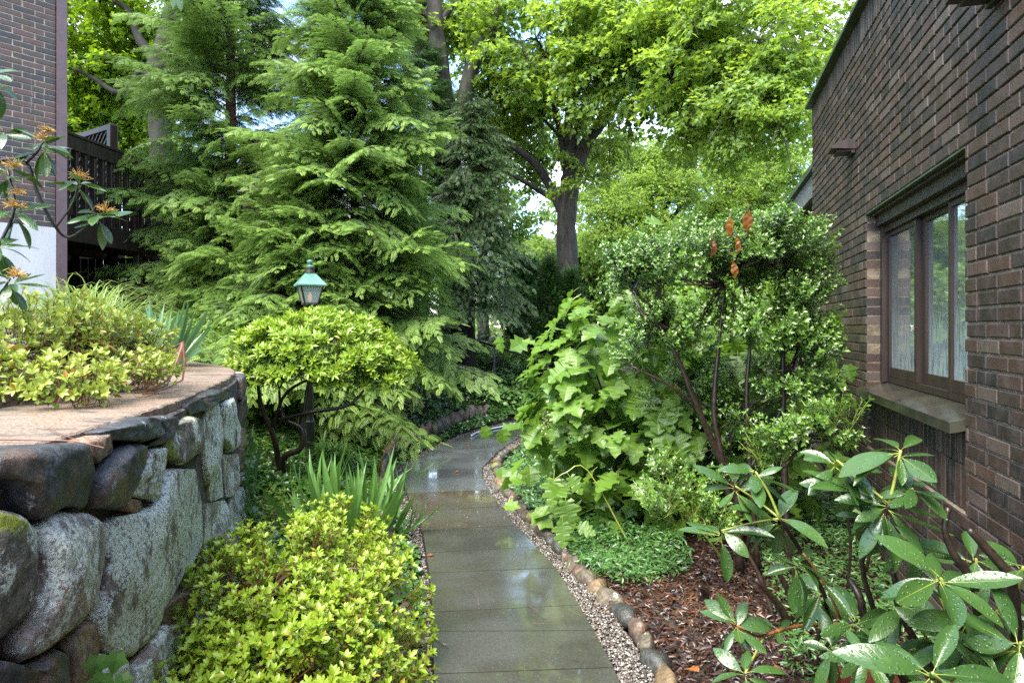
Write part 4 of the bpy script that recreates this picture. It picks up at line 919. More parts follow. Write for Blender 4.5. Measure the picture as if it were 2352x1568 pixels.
for i in range(4):
    j = (i + 1) % 4; ce = (cor0[i] + cor0[j] + cor1[i] + cor1[j]) / 4; n_ = Vector((ce.x, ce.y, 0)).normalized() * 0.003
    g = Geo(); q = [cor0[i], cor0[j], cor1[j], cor1[i]]; g.add([tuple(v - n_) for v in q] + [tuple(v + n_ * 0.3) for v in q], [[3, 2, 1, 0], [4, 5, 6, 7]]); g.obj('glass_pane', M['seedglass'], lamp)
m, t, b, out = new_mat('lit_bulb'); b.inputs['Base Color'].default_value = (0.9, 0.5, 0.2, 1); b.inputs['Emission Color'].default_value = (1.0, 0.42, 0.12, 1); b.inputs['Emission Strength'].default_value = 0.25; M['bulb'] = m
g = Geo(); lathe(g, [(0.008, zb_ + 0.02), (0.022, zb_ + 0.05), (0.024, zb_ + 0.08), (0.01, zb_ + 0.12), (0.003, zb_ + 0.13)], 10); g.obj('bulb', M['bulb'], lamp)
g = Geo(); zc_ = zz(627); V = []
for r_, z_ in ((r1 * 1.15, zt_ - 0.004), (r1 * 1.17, zt_ + 0.012), (0.055, zc_ - 0.01), (0.06, zc_)):
    V += [tuple(lan @ Vector((r_ * sx, r_ * sy, z_))) for sx, sy in ((-1, -1), (1, -1), (1, 1), (-1, 1))]
g.add(V, [[3, 2, 1, 0], [12, 13, 14, 15]] + [[4 * k + s, 4 * k + (s + 1) % 4, 4 * k + 4 + (s + 1) % 4, 4 * k + 4 + s] for k in range(3) for s in range(4)]); g.obj('lantern_roof', M['copper'], lamp)
g = Geo(); h0 = zc_; lathe(g, [(0.05, h0), (0.048, h0 + 0.045), (0.056, h0 + 0.05), (0.056, h0 + 0.056), (0.036, h0 + 0.065)], 14); g.obj('chimney_collar', M['bronze'], lamp)
g = Geo(); lathe(g, [(0.046, h0 + 0.066), (0.046, h0 + 0.074), (0.02, h0 + 0.085), (0.016, h0 + 0.10), (0.028, h0 + 0.108), (0.034, h0 + 0.125), (0.028, h0 + 0.142), (0.004, h0 + 0.152)], 14); g.obj('finial', M['copper'], lamp)

# rail beyond the bend, hose, planter
rail = thing('pipe_rail', 'thin black pipe handrail on a post above the ivy bank', 'handrail', (0, 14.6, 0))
p0, p1 = W(1078, 776, 12.9), W(1262, 837, 11.9)
g = Geo(); beam(g, p0 - Vector((0, 14.6, 0)), p1 - Vector((0, 14.6, 0)), 0.03, 0.035); g.obj('rail_bar', M['blackpaint'], rail)
for u in (0.02, 0.33, 0.98):
    q = p0.lerp(p1, u); g = Geo(); beam(g, (q.x, q.y - 14.6, float(gz(q.x, q.y)) - 0.1), (q.x, q.y - 14.6, q.z), 0.035, 0.035, up=(0, 1, 0)); g.obj('rail_post', M['blackpaint'], rail)
m, t, b, out = new_mat('grey_hose'); b.inputs['Base Color'].default_value = (0.42, 0.47, 0.55, 1); b.inputs['Roughness'].default_value = 0.3
g = Geo(); hp = [G(1083, 1000, .03), G(1095, 993, .03), G(1120, 986, .03), G(1150, 980, .03), G(1180, 973, .035), G(1215, 965, .035), G(1260, 960, 0.03)]
tube(g, hp, 0.014, 8, k=6); tagged(g.obj('garden_hose', m, smooth=True), 'pale grey hose lying along the far edge of the path', 'hose')
pl = thing('planter_box', 'empty reddish brown plastic planter box half hidden under rhododendron leaves', 'planter', (1.62, 2.58, 0.0))
pm = simple_mat('red_brown_plastic', (0.14, 0.035, 0.022), (0.18, 0.05, 0.032), 12, 0.3, 0.1, 0.002)
def octring(w, d, c, z): return [(-w + c, -d, z), (w - c, -d, z), (w, -d + c, z), (w, d - c, z), (w - c, d, z), (-w + c, d, z), (-w, d - c, z), (-w, -d + c, z)]
rings_ = [octring(.29, .13, .05, 0.0), octring(.32, .16, .06, 0.135), octring(.345, .185, .065, 0.14), octring(.345, .185, .065, 0.165), octring(.315, .155, .055, 0.165), octring(.285, .125, .05, 0.03)]
V = [v for r_ in rings_ for v in r_]; F = [[8 * k + i, 8 * k + (i + 1) % 8, 8 * k + 8 + (i + 1) % 8, 8 * k + 8 + i] for k in range(5) for i in range(8)] + [list(range(8))[::-1], list(range(40, 48))]
g = Geo(); g.add(V, F); o = g.obj('tub', pm, pl); o.rotation_euler = (0, 0, R(-3))
g = Geo(); box(g, (-.27, -.11, 0.04), (.27, .11, 0.09)); g.obj('potting_soil', M['soil'], pl)
# ================================================================== vegetation templates
def rhomb(V, F, p, d, L, w, n=(0, 0, 1), tl=None):
    d = np.array(d, float); d /= np.linalg.norm(d); x = np.cross(d, n); x /= max(1e-6, np.linalg.norm(x)); k = len(V); p = np.array(p, float)
    V += [p, p + d * L * 0.45 + x * w / 2, p + d * L, p + d * L * 0.45 - x * w / 2]; F.append([k, k + 1, k + 2, k + 3])
def frond_t(pairs=7, wid=0.052, ang=50, sub=True, droop=0.25):
    V, F = [], []; rhomb(V, F, (0, 0, 0), (0, 1, -droop * 0.5), 1.0, wid * 0.7)
    for j in range(pairs):
        t_ = 0.10 + 0.80 * j / (pairs - 1); L = 0.46 * (1 - 0.62 * t_) * (0.75 if j == 0 else 1)
        for s in (-1, 1):
            a = R(ang); d = np.array([s * math.sin(a), math.cos(a), -0.25]); p = np.array([0, t_ + 0.03 * (s > 0), -droop * t_ * t_ * 0.6])
            rhomb(V, F, p, d, L, wid)
            if sub:
                for u, s2 in ((0.35, 1), (0.55, -1)):
                    a2 = a * s - s2 * R(38) * s; d2 = np.array([math.sin(a * s + s2 * R(40)), math.cos(a * s + s2 * R(40)), -0.2]); rhomb(V, F, p + d * L * u, d2, L * 0.52, wid * 0.9)
    return np.array(V), F
FROND = frond_t(); FROND_THIN = frond_t(7, 0.05, 55, False, 0.4); FROND_FAR = frond_t(4, 0.15, 45, False, 0.3)
def conifer_branch(seed, L=1.6, nside=26, frond=FROND, fl=0.15, droop=0.35, rise=0.15, mats=('cedar', 'twig'), hang=0.35, width=0.42, density=1.0):
    rs = np.random.default_rng(seed); g = Geo()
    ax = lambda t_: np.array([0.05 * math.sin(3 * t_ + seed), t_ * L, L * (rise * t_ - droop * t_ * t_)])
    tube(g, [ax(t_) for t_ in (0, .25, .5, .75, 1)], [0.014, 0.003], 4, mat=1, k=2)
    P, D, U, S, T = [], [], [], [], []
    for i in range(nside):
        t_ = 0.12 + 0.86 * (i + rs.random() * .5) / nside; s = 1 if i % 2 else -1
        ln = L * width * (1 - 0.72 * t_) * rs.uniform(.75, 1.15) + 0.08; a = R(rs.uniform(38, 62)) * s
        d = np.array([math.sin(a), math.cos(a), -0.12 - 0.25 * rs.random()]); p0 = ax(t_); m_ = max(2, int(ln / fl * 1.7 * density))
        tw = [p0 + d * ln * u + np.array([0, 0, -hang * ln * u * u]) for u in (0, .5, 1)]; tube(g, tw, [0.004, 0.0015], 3, mat=1, k=1, cap=False)
        for j in range(m_):
            u = (j + 0.7) / m_; p = p0 + d * ln * u + np.array([0, 0, -hang * ln * u * u]); dd = d + np.array([0, 0, -2 * hang * u * .5])
            for s2 in ((-1, 1) if j < m_ - 1 else (0,)):
                b_ = R(rs.uniform(25, 50)) * s2; c_, s_ = math.cos(b_), math.sin(b_)
                v = np.array([dd[0] * c_ - dd[1] * s_, dd[0] * s_ + dd[1] * c_, dd[2] - 0.15 + rs.normal() * .12])
                P.append(p); D.append(v); U.append([rs.normal() * .25, rs.normal() * .25, 1]); S.append(fl * rs.uniform(.7, 1.25)); T.append(min(1, max(0, 0.15 + 0.75 * (u * .6 + t_ * .5 - .35) + rs.normal() * .13)))
    P.append(ax(1)); D.append(ax(1) - ax(.9)); U.append([0, 0, 1]); S.append(fl * 1.2); T.append(1)
    scatter(g, frond, P, D, np.array(U), np.array(S), tip=np.array(T), rnd=rs.random(len(P)), mat=0)
    return g.mesh('branch', [M[mats[0]], M[mats[1]]])
def leafy_branch(seed, mats, L=1.2, n=110, leaf=MAPLE, ls=0.11, spread=0.55, droop=0.3, hang=0.4, flat=0.25, thick=0.012):
    rs = np.random.default_rng(seed); g = Geo()
    ax = lambda t_: np.array([0.08 * L * math.sin(4 * t_ + seed), t_ * L, L * (0.12 * t_ - droop * t_ * t_)])
    tube(g, [ax(t_) for t_ in (0, .3, .6, 1)], [thick, thick * .25], 4, mat=1, k=2); P, D, U, S = [], [], [], []
    ns = max(5, int(n / 12))
    for i in range(ns):
        t_ = 0.1 + 0.85 * (i + rs.random() * .6) / ns; s = 1 if i % 2 else -1; ln = L * spread * (1 - .55 * t_) * rs.uniform(.7, 1.2); a = R(rs.uniform(35, 70)) * s
        d = np.array([math.sin(a), math.cos(a), rs.normal() * .25 - .05]); p0 = ax(t_); e = p0 + d * ln
        tube(g, [p0, (p0 + e) / 2 + [0, 0, .03 * ln], e - np.array([0, 0, .15 * ln])], [thick * .35, thick * .12], 3, mat=1, k=1, cap=False)
        for j in range(int(n / ns)):
            u = rs.random() ** .7; p = p0 + d * ln * u + np.array([0, 0, -.15 * ln * u * u]) + rs.normal(size=3) * [.05, .05, .03 + .05 * flat]; v = d * .6 + rs.normal(size=3) * [.7, .7, .25] + [0, 0, -hang]
            P.append(p); D.append(v); U.append(np.array([0, 0, 1]) + rs.normal(size=3) * flat); S.append(ls * rs.uniform(.65, 1.2))
    scatter(g, leaf, P, D, np.array(U), np.array(S), rnd=rs.random(len(P)), mat=0)
    return g.mesh('branch', [M[mats[0]], M[mats[1]]])
def shoot_spray(seed, mats, L=0.26, shoots=5, leaf=None, ls=0.032, per=11, whorl=5, open_=0.75, stem_r=0.0022, curve=0.15, tipf=0.8, up=0.3):
    """A cluster of leafy shoots rising along +Y: leaves along each shoot and a whorl at its end."""
    rs = np.random.default_rng(seed); g = Geo(); P, D, U, S, T = [], [], [], [], []
    for k in range(shoots):
        a = 2 * math.pi * (k + rs.random() * .5) / shoots; sp = rs.uniform(.15, .62) if k else 0.05; d = np.array([math.cos(a) * sp, 1, math.sin(a) * sp]); d /= np.linalg.norm(d)
        st = rs.uniform(0, .35) * L; ln = (L - st) * rs.uniform(.7, 1.1); p0 = np.array([0, st, 0]); e = p0 + d * ln + np.array([0, 0, curve * ln * .3])
        tube(g, [p0, (p0 + e) / 2 + rs.normal(size=3) * .006, e], [stem_r, stem_r * .6], 3, mat=1, k=1, cap=False)
        for j in range(per):
            if j >= per - whorl: u = 1 - rs.random() * .04; ph = 2 * math.pi * (j / whorl) + rs.random() * .4; o_ = open_ * rs.uniform(.7, 1.2)
            else: u = .25 + .7 * j / max(1, per - whorl); ph = j * 2.4 + k; o_ = open_ * 1.5 * rs.uniform(.8, 1.2)
            x_ = np.cross(d, [0.3, .2, 1]); x_ /= np.linalg.norm(x_); y_ = np.cross(d, x_); r_ = math.cos(ph) * x_ + math.sin(ph) * y_
            P.append(p0 + (e - p0) * u); D.append(d * (1.0) + r_ * o_ * 1.3 + rs.normal(size=3) * .12); U.append(d * 1.0 - r_ * .6 + rs.normal(size=3) * .2); S.append(ls * rs.uniform(.7, 1.15) * (1 if j < per - whorl else rs.uniform(.8, 1.1))); T.append(tipf * (max(0, u * 1.6 - .75)) * rs.uniform(.6, 1))
    scatter(g, leaf, P, D, np.array(U), np.array(S), tip=np.clip(np.array(T), 0, 1), rnd=rs.random(len(P)), mat=0)
    return g.mesh('spray', [M[mats[0]], M[mats[1]]])

def trunk_obj(parent, paths, mat, name='trunk', sides=10, wob=0.06, k=6, base=None):
    base = base if base is not None else parent.location; g = Geo()
    for P, r in paths: tube(g, [np.array(p, float) - np.array(base) for p in P], r, sides, k=k, wob=wob)
    return g.obj(name, M[mat], parent, smooth=True)
def crown_of(parent): 
    c = bpy.data.objects.new('crown', None); COL.objects.link(c); c.parent = parent; return c

# ------------------------------------------------------------------ conifers
cb = [conifer_branch(s, 1.6, 30, fl=(.125, .14, .115, .13, .12, .14)[s], droop=(.35, .5, .2, .42, .3, .55)[s], hang=(.35, .6, .25, .45, .3, .7)[s], width=(.42, .36, .46, .4, .5, .38)[s], density=1.1) for s in range(6)]
cbd = [conifer_branch(s + 10, 1.6, 28, fl=0.13, droop=0.3, mats=('cedar_blue', 'twig')) for s in range(3)]
hb = [conifer_branch(s + 20, 1.3, 26, frond=FROND_THIN, fl=0.14, droop=0.62, rise=0.12, mats=('hemlock', 'twig'), hang=0.8, width=0.35) for s in range(3)]
jb = [conifer_branch(s + 30, 0.8, 14, frond=FROND_FAR, fl=0.12, droop=-0.35, rise=0.35, mats=('juniper', 'twig'), hang=-0.2, width=0.35) for s in range(2)]
def conifer(name, label, base, H, rad, br, n, L0, seed, bark='bark_red', r0=0.11, cat='conifer', pitch=(-10, 25), face=0.62, zmin=0.04, power=0.75, group=None, lean=(0, 0)):
    rs = np.random.default_rng(seed); t_ = thing(name, label, cat, base, group)
    trunk_obj(t_, [([(base[0] + lean[0] * u, base[1] + lean[1] * u, base[2] + H * u - .1) for u in (0, .3, .6, 1)], [r0, r0 * .75, r0 * .45, .012])], bark)
    cr = crown_of(t_)
    for i in range(n):
        u = zmin + (0.985 - zmin) * ((i + rs.random()) / n) ** 0.9; rr = rad * (max(0.02, 1 - u) ** power) * (rs.uniform(.6, 1.22) + .12 * math.sin(i * .37)) + .18
        az = rs.uniform(-math.pi, 0) if rs.random() < face else rs.uniform(0, math.pi)
        p = R(rs.uniform(*pitch) + 22 * u + rs.normal() * 8); q = Quaternion((0, 0, 1), az - math.pi / 2) @ Quaternion((1, 0, 0), p) @ Quaternion((0, 1, 0), R(rs.uniform(-25, 25)))
        o = place('branch', br[i % len(br)], cr, (lean[0] * u, lean[1] * u, H * u), q, (rr / L0) * np.array([rs.uniform(.85, 1.1), 1, 1])); o.scale = [(rr / L0) ** .75 * rs.uniform(.85, 1.15), rr / L0, (rr / L0) ** .85]
    return t_
def gb(px, Y): X = (px - CX) / FP * Y; return (X, Y, float(gz(X, Y)) - 0.06)
conifer('cedar_tree', 'big bright feathery cedar directly behind the copper lantern', gb(815, 9.7), 7.2, 1.6, cb, 298, 1.6, 1, face=.7, power=.5, zmin=.11)
conifer('cedar_tree', 'tall thin-topped cedar with a bare dark stem beside the wooden deck', gb(530, 10.2), 8.6, 1.42, cb, 225, 1.6, 2, r0=.13, face=.68, power=.4)
conifer('cedar_tree', 'low spreading cedar filling the gap between the two taller cedars', gb(680, 9.0), 3.0, 1.5, cb, 190, 1.6, 3, r0=.07, face=.75, power=.6)
conifer('cedar_tree', 'small cedar right of the clipped shrub with boughs above the ivy', gb(905, 10.6), 3.6, .8, cb, 120, 1.6, 4, r0=.07, face=.75, power=.55, zmin=.22)
conifer('cedar_tree', 'young cedar at the foot of the deck behind the fountain grass', gb(505, 9.5), 3.0, .85, cb, 130, 1.6, 5, r0=.06, face=.75, power=.6)
conifer('hemlock_tree', 'dark drooping hemlock in front of the ivy-wrapped forked trunk', gb(1080, 12.6), 5.6, 1.05, hb, 290, 1.3, 6, bark='bark', r0=.12, face=.72, power=.5, pitch=(-8, 14), zmin=.26)
conifer('hemlock_tree', 'blackish evergreen filling the space between cedar and hemlock', gb(975, 12.9), 6.4, 0.9, cbd, 200, 1.6, 7, bark='bark', r0=.1, face=.7, power=.45, zmin=.3)
conifer('arborvitae', 'narrow pointed dark arborvitae beside the big maple trunk', gb(1262, 13.4), 2.6, .62, jb, 240, .8, 8, bark='bark', r0=.05, face=.75, cat='shrub', pitch=(10, 40), power=.7)
conifer('arborvitae', 'shorter dark arborvitae pressed against the right of the pointed one', gb(1312, 13.2), 2.35, .55, jb, 200, .8, 9, bark='bark', r0=.05, face=.75, cat='shrub', pitch=(10, 40), power=.55)
conifer('arborvitae', 'broad dark arborvitae above the black handrail', gb(1205, 15.6), 2.1, .85, jb, 220, .8, 10, bark='bark', r0=.05, face=.75, cat='shrub', pitch=(10, 40), power=.35)

# ------------------------------------------------------------------ broadleaf trees
mb = [leafy_branch(s, ('maple', 'bark'), 1.3, 170, MAPLE, 0.115, droop=.3, hang=.45) for s in range(4)]
my = [leafy_branch(s + 5, ('maple_yellow', 'bark'), 1.5, 150, MAPLE_S, 0.13, droop=.25, hang=.4, flat=.4) for s in range(3)]
jm = [leafy_branch(s + 9, ('jmaple', 'bark'), 1.4, 230, MAPLE_S, 0.085, spread=.7, droop=.42, hang=.5, flat=.2) for s in range(3)]
fm = [leafy_branch(s + 14, ('far', 'bark'), 1.8, 140, MAPLE_S, 0.17, droop=.3, hang=.3, flat=.5) for s in range(3)]
def tree(name, label, base, trunks, blobs, br, L0, seed, bark='bark', cat='tree', group=None, outw=1.0, down=0.15, limb=True, shell=0.45):
    """blobs: (centre, radii, count, scale)"""
    rs = np.random.default_rng(seed); t_ = thing(name, label, cat, base, group); t_base = Vector(base)
    if trunks: trunk_obj(t_, trunks, bark, sides=9)
    cr = crown_of(t_); lg = Geo()
    tops = [np.array(P[-1], float) for P, r in trunks] + [np.array(P[len(P) // 2], float) for P, r in trunks]
    for c, rad, n, sc in blobs:
        c = np.array(c, float); rad = np.array(rad, float)
        if limb and tops:
            src = min(tops, key=lambda q: np.linalg.norm(q - c)); mid = (src + c) / 2 + np.array([0, 0, .2]); tube(lg, [src - base, mid - base, c - base], [.05, .018], 5, k=3)
            for _ in range(5):
                e = c + rs.normal(size=3) * rad * .45; tube(lg, [c - base, (c + e) / 2 - base + [0, 0, .1], e - base], [.018, .006], 4, k=2)
        for i in range(n):
            d = rs.normal(size=3); d /= np.linalg.norm(d); rr = shell + (1 - shell) * rs.random() ** .5; p = c + d * rad * rr * .82
            v = d * outw * [1, 1, .45] + rs.normal(size=3) * .35 - [0, 0, down]; s_ = sc * rs.uniform(.75, 1.15)
            v /= np.linalg.norm(v); p0 = p - v * L0 * s_ * .5
            place('branch', br[rs.integers(len(br))], cr, tuple(p0 - base), quat_yz(v, (rs.normal() * .3, rs.normal() * .3, 1)), s_)
    if lg.n: lg.obj('limbs', M[bark], t_)
    return t_
b0 = Vector(gb(1305, 14.0)); Y0 = 14.0
w = lambda x, y, Y=Y0: tuple(W(x, y, Y))
maple_tr = [([tuple(b0), w(1302, 600), w(1300, 520), w(1306, 440), w(1312, 395)], [.32, .235, .21, .215, .19]),
 ([w(1303, 500), w(1262, 425), w(1225, 372, 13.8), w(1170, 330, 13.6), w(1118, 285, 13.4)], [.17, .10, .085, .06, .03]),
 ([w(1298, 470), w(1250, 445), w(1200, 415, 13.7), w(1130, 380, 13.5)], [.09, .06, .045, .02]),
 ([w(1312, 420), w(1345, 330), w(1395, 262, 13.8), w(1440, 165, 13.5), w(1470, 60, 13)], [.2, .14, .12, .10, .06]),
 ([w(1306, 400), w(1320, 310), w(1360, 240, 13.6), w(1425, 175, 13)], [.13, .085, .06, .03]),
 ([w(1303, 400), w(1285, 300), w(1262, 180), w(1255, 60)], [.10, .06, .045, .02]),
 ([w(1308, 400), w(1308, 250), w(1345, 90), w(1365, -60)], [.12, .09, .08, .05]),
 ([w(1345, 40), w(1450, 20, 12.6), w(1560, 60, 11.5), w(1640, 180, 10.5), w(1690, 260, 10)], [.08, .06, .045, .025, .012]),
 ([w(1440, 165, 13.5), w(1530, 60, 12.5), w(1640, 20, 11), w(1750, 100, 9.8)], [.06, .05, .035, .015]),
 ([w(1300, 330), w(1240, 260), w(1200, 190)], [.04, .03, .012])]
B = lambda px, py, Y, rx, ry, rz, n, s: (tuple(W(px, py, Y)), (rx, ry, rz), n, s)
tree('maple_tree', 'large maple with a stout forked trunk whose boughs arch over to the house roof', tuple(b0), maple_tr,
 [B(1230, 90, 13.2, 1.5, 1.5, 1.2, 38, 1.0), B(1160, 190, 13.6, .9, 1, 1.0, 16, 1.0), B(1370, 180, 12.4, .9, 1.2, .9, 22, .9), B(1330, 400, 13.3, .5, .5, .45, 5, .7), B(1180, 330, 15.0, .9, 1, .9, 22, .9), B(1250, 250, 14.8, .8, 1, .7, 14, .9), B(1400, 330, 14.8, .7, .8, .6, 12, .8), B(1390, 60, 12.6, 1.3, 1.4, 1.2, 26, 1.0),
  B(1520, 130, 11.6, 1.1, 1.3, 1.2, 34, .95), B(1620, 180, 10.6, 1.0, 1.2, 1.2, 34, .85), B(1700, 250, 9.8, .75, 1.0, .8, 24, .75), B(1760, 150, 9.6, .75, 1.0, .9, 24, .8), B(1640, 20, 10.6, 1.4, 1.3, 1.0, 32, .9), B(1790, 300, 9.0, .35, .6, .45, 9, .55), B(1500, 20, 12.0, 1.4, 1.2, 1.0, 20, 1.0), B(1850, 60, 10.0, .8, 1.0, .9, 14, .85)],
 mb, 1.3, 11, bark='bark_grey', down=.25)
b1 = Vector(gb(365, 15.5)); w5 = lambda x, y, Y=15.5: tuple(W(x, y, Y))
tree('maple_tree', 'backlit yellow-green maple behind the wooden deck', tuple(b1),
 [([tuple(b1), w5(372, 420), w5(368, 280), w5(362, 160), w5(385, 60), w5(400, -60)], [.34, .28, .25, .24, .16, .1]), ([w5(360, 190), w5(322, 165), w5(300, 205), w5(262, 210), w5(215, 180), w5(165, 158), w5(120, 165)], [.10, .08, .075, .065, .05, .035, .02]), ([w5(362, 150), w5(320, 90), w5(290, 20), w5(220, -10)], [.13, .10, .07, .04]), ([w5(385, 60), w5(430, 10), w5(440, -60)], [.10, .07, .04])],
 [B(200, 70, 16.5, 2.2, 1.6, 1.6, 60, 1.0), B(170, 260, 17, 1.6, 1.6, 1.5, 48, 1.0), B(290, 130, 17, 1.7, 1.5, 1.6, 44, 1.0), B(290, 300, 17.5, 1.4, 1.5, 1.0, 32, 1.0), B(400, 30, 16.5, 1.6, 1.5, 1.3, 34, 1.0), B(500, 120, 18, 1.5, 1.4, 1.3, 24, 1.0), B(60, 150, 16.5, 1.5, 1.5, 2, 20, 1)],
 my, 1.5, 12, bark='bark', shell=.2)
b2 = Vector(gb(1040, 13.2)); w6 = lambda x, y, Y=13.2: tuple(W(x, y, Y))
tree('forked_tree', 'dark forked tree trunk rising between the cedar and the big maple', tuple(b2),
 [([tuple(b2), w6(1040, 560), w6(1025, 320), w6(1008, 150), w6(1000, 40), w6(985, -80)], [.36, .28, .25, .20, .17, .1]), ([w6(1030, 380), w6(1065, 235), w6(1090, 130), w6(1135, 60), w6(1150, -60)], [.2, .16, .15, .12, .06]), ([w6(1003, 60), w6(960, 10), w6(940, -40)], [.08, .05, .03]), ([w6(1010, 170), w6(950, 100), w6(890, 20), w6(860, -40)], [.06, .05, .035, .02]), ([w6(1005, 60), w6(1040, 10), w6(1060, -60)], [.08, .05, .03])],
 [B(930, 20, 13.8, 1.1, 1.2, .9, 18, 1.0), B(1090, 30, 14, 1.3, 1.2, 1.0, 26, 1.0), B(1010, 60, 14.6, 1.2, 1, .8, 16, 1.0)], mb, 1.3, 13, bark='bark_grey', shell=.3)
b3 = Vector(gb(1480, 19)); w7 = lambda x, y, Y=19: tuple(W(x, y, Y))
jt = [([tuple(b3), w7(1478, 600), w7(1500, 500), w7(1480, 440), w7(1440, 390)], [.16, .12, .09, .06, .02]), ([w7(1490, 540), w7(1540, 450), w7(1520, 380), w7(1500, 350)], [.08, .06, .03, .01]), ([w7(1490, 540), w7(1560, 480), w7(1590, 400), w7(1600, 340)], [.08, .05, .03, .01])]
tree('japanese_maple', 'low bright lime-green maple in layered tiers right of the big trunk', tuple(b3), jt,
 [B(1420, 480, 18.5, .95, 1, .35, 26, .8), B(1400, 530, 18.2, .7, 1, .35, 18, .8), B(1480, 420, 19, 1.0, 1, .35, 26, .8), B(1500, 360, 19.4, 1.1, 1, .32, 26, .85), B(1570, 430, 19, 1.0, 1, .35, 24, .8), B(1560, 330, 19.5, .9, 1, .3, 18, .8), B(1480, 540, 18.6, 1.1, 1, .5, 24, .8), B(1370, 440, 19, .5, .8, .3, 10, .8)], jm, 1.4, 14, shell=.1, down=.1)
b4 = Vector(gb(1690, 21)); w8 = lambda x, y, Y=21: tuple(W(x, y, Y))
tree('japanese_maple', 'second lime-green maple with many thin stems near the rear wing', tuple(b4),
 [([tuple(b4), w8(1690, 560), w8(1685, 430), w8(1690, 330)], [.18, .12, .09, .03]), ([w8(1690, 560), w8(1640, 470), w8(1600, 400)], [.09, .06, .02]), ([w8(1690, 540), w8(1740, 450), w8(1790, 400)], [.09, .06, .02]), ([w8(1690, 520), w8(1665, 430), w8(1655, 370)], [.06, .04, .01])],
 [B(1620, 390, 21, 1.1, 1, .35, 18, .85), B(1700, 350, 21, 1.2, 1, .4, 20, .85), B(1780, 400, 20.5, 1.1, 1, .4, 20, .85), B(1830, 350, 20.5, .8, 1, .4, 12, .85), B(1720, 460, 21, 1.5, 1, .5, 30, .85), B(1800, 500, 20.5, 1.2, 1, .6, 24, .85), B(1640, 510, 21, 1.1, 1, .6, 24, .85)], jm, 1.4, 15, shell=.1, down=.1)
# far trees beyond the garden: each with its own place
far_specs = [(1230, 27, 600, 100, 2.0, 10, 'pale distant tree left of the big maple trunk'), (1400, 30, 420, 150, 3.0, 22, 'tall distant tree rising behind the layered lime maple'), (1560, 34, 400, 190, 3.4, 22, 'distant tree behind the gap in the arching boughs'),
 (1720, 32, 330, 170, 3.2, 24, 'distant tree with its top touching the arching boughs'), (1880, 30, 260, 200, 3.4, 24, 'distant tree directly behind the house roof edge'), (1110, 26, 430, 130, 2.0, 16, 'distant tree peeping past the hemlock'), (1330, 24, 640, 90, 2.2, 26, 'rounded distant tree behind the arborvitaes'),
 (170, 24, 330, 170, 3.5, 40, 'yellowish distant tree behind the deck railing'), (320, 26, 420, 170, 3.5, 36, 'distant tree behind the tall thin-topped cedar'), (480, 28, 480, 150, 3.2, 22, 'distant tree over the pink brick chimney'), (40, 22, 200, 200, 3.5, 16, 'distant tree hidden mostly by the white-footed brick corner'), (930, 27, 440, 150, 2.6, 20, 'distant tree between cedar tops'), (1600, 25, 600, 110, 2.6, 26, 'low distant tree showing through the glossy shrub stems'), (1790, 24, 590, 120, 2.4, 26, 'low distant tree beside the rear wing'), (1450, 25, 640, 100, 2.4, 22, 'low distant tree over the top of the hydrangea')]
for i, (px, Y, py, half, rx, n, lb) in enumerate(far_specs):
    c = W(px, py, Y); bs = Vector(gb(px, Y)); k = 2.6 if i in (4, 3) else 1.0
    blobs = [(tuple(c + Vector((random.uniform(-.5, .5) * rx, random.uniform(-.4, .4), (q - 1) * half / FP * Y * .7))), (rx * random.uniform(.7, .95), rx * .7, half / FP * Y * .55), n, 1.15) for q in range(3)]
    tree('distant_tree', lb, tuple(bs), [([tuple(bs), tuple((bs + c) / 2), tuple(c)], [.25, .18, .08])], blobs, fm if i not in (7, 8, 10) else my, 1.8, 200 + i, group='trees beyond the garden', limb=False, shell=.15)
# a mass of low woodland that closes the horizon
g = Geo(); rs = np.random.default_rng(5); n = 26000; ang = rs.uniform(-1.25, 1.25, n); dist = rs.uniform(31, 46, n); hh = rs.random(n) ** .8 * (3.4 + 1.4 * np.sin(ang * 9) + 1.0 * np.sin(ang * 23 + 1)); X = np.sin(ang) * dist; Yv = np.cos(ang) * dist
scatter(g, leaf_t(1, .6, 1), np.stack([X, Yv, hh + .3], -1), rs.normal(size=(n, 3)) + [0, 0, -.3], rs.normal(size=(n, 3)) + [0, -.6, 1], rs.uniform(.22, .5, n))
o = g.obj('woodland', M['far'], kind='stuff'); o['label'] = 'far-off woodland reading as one green mass behind everything'

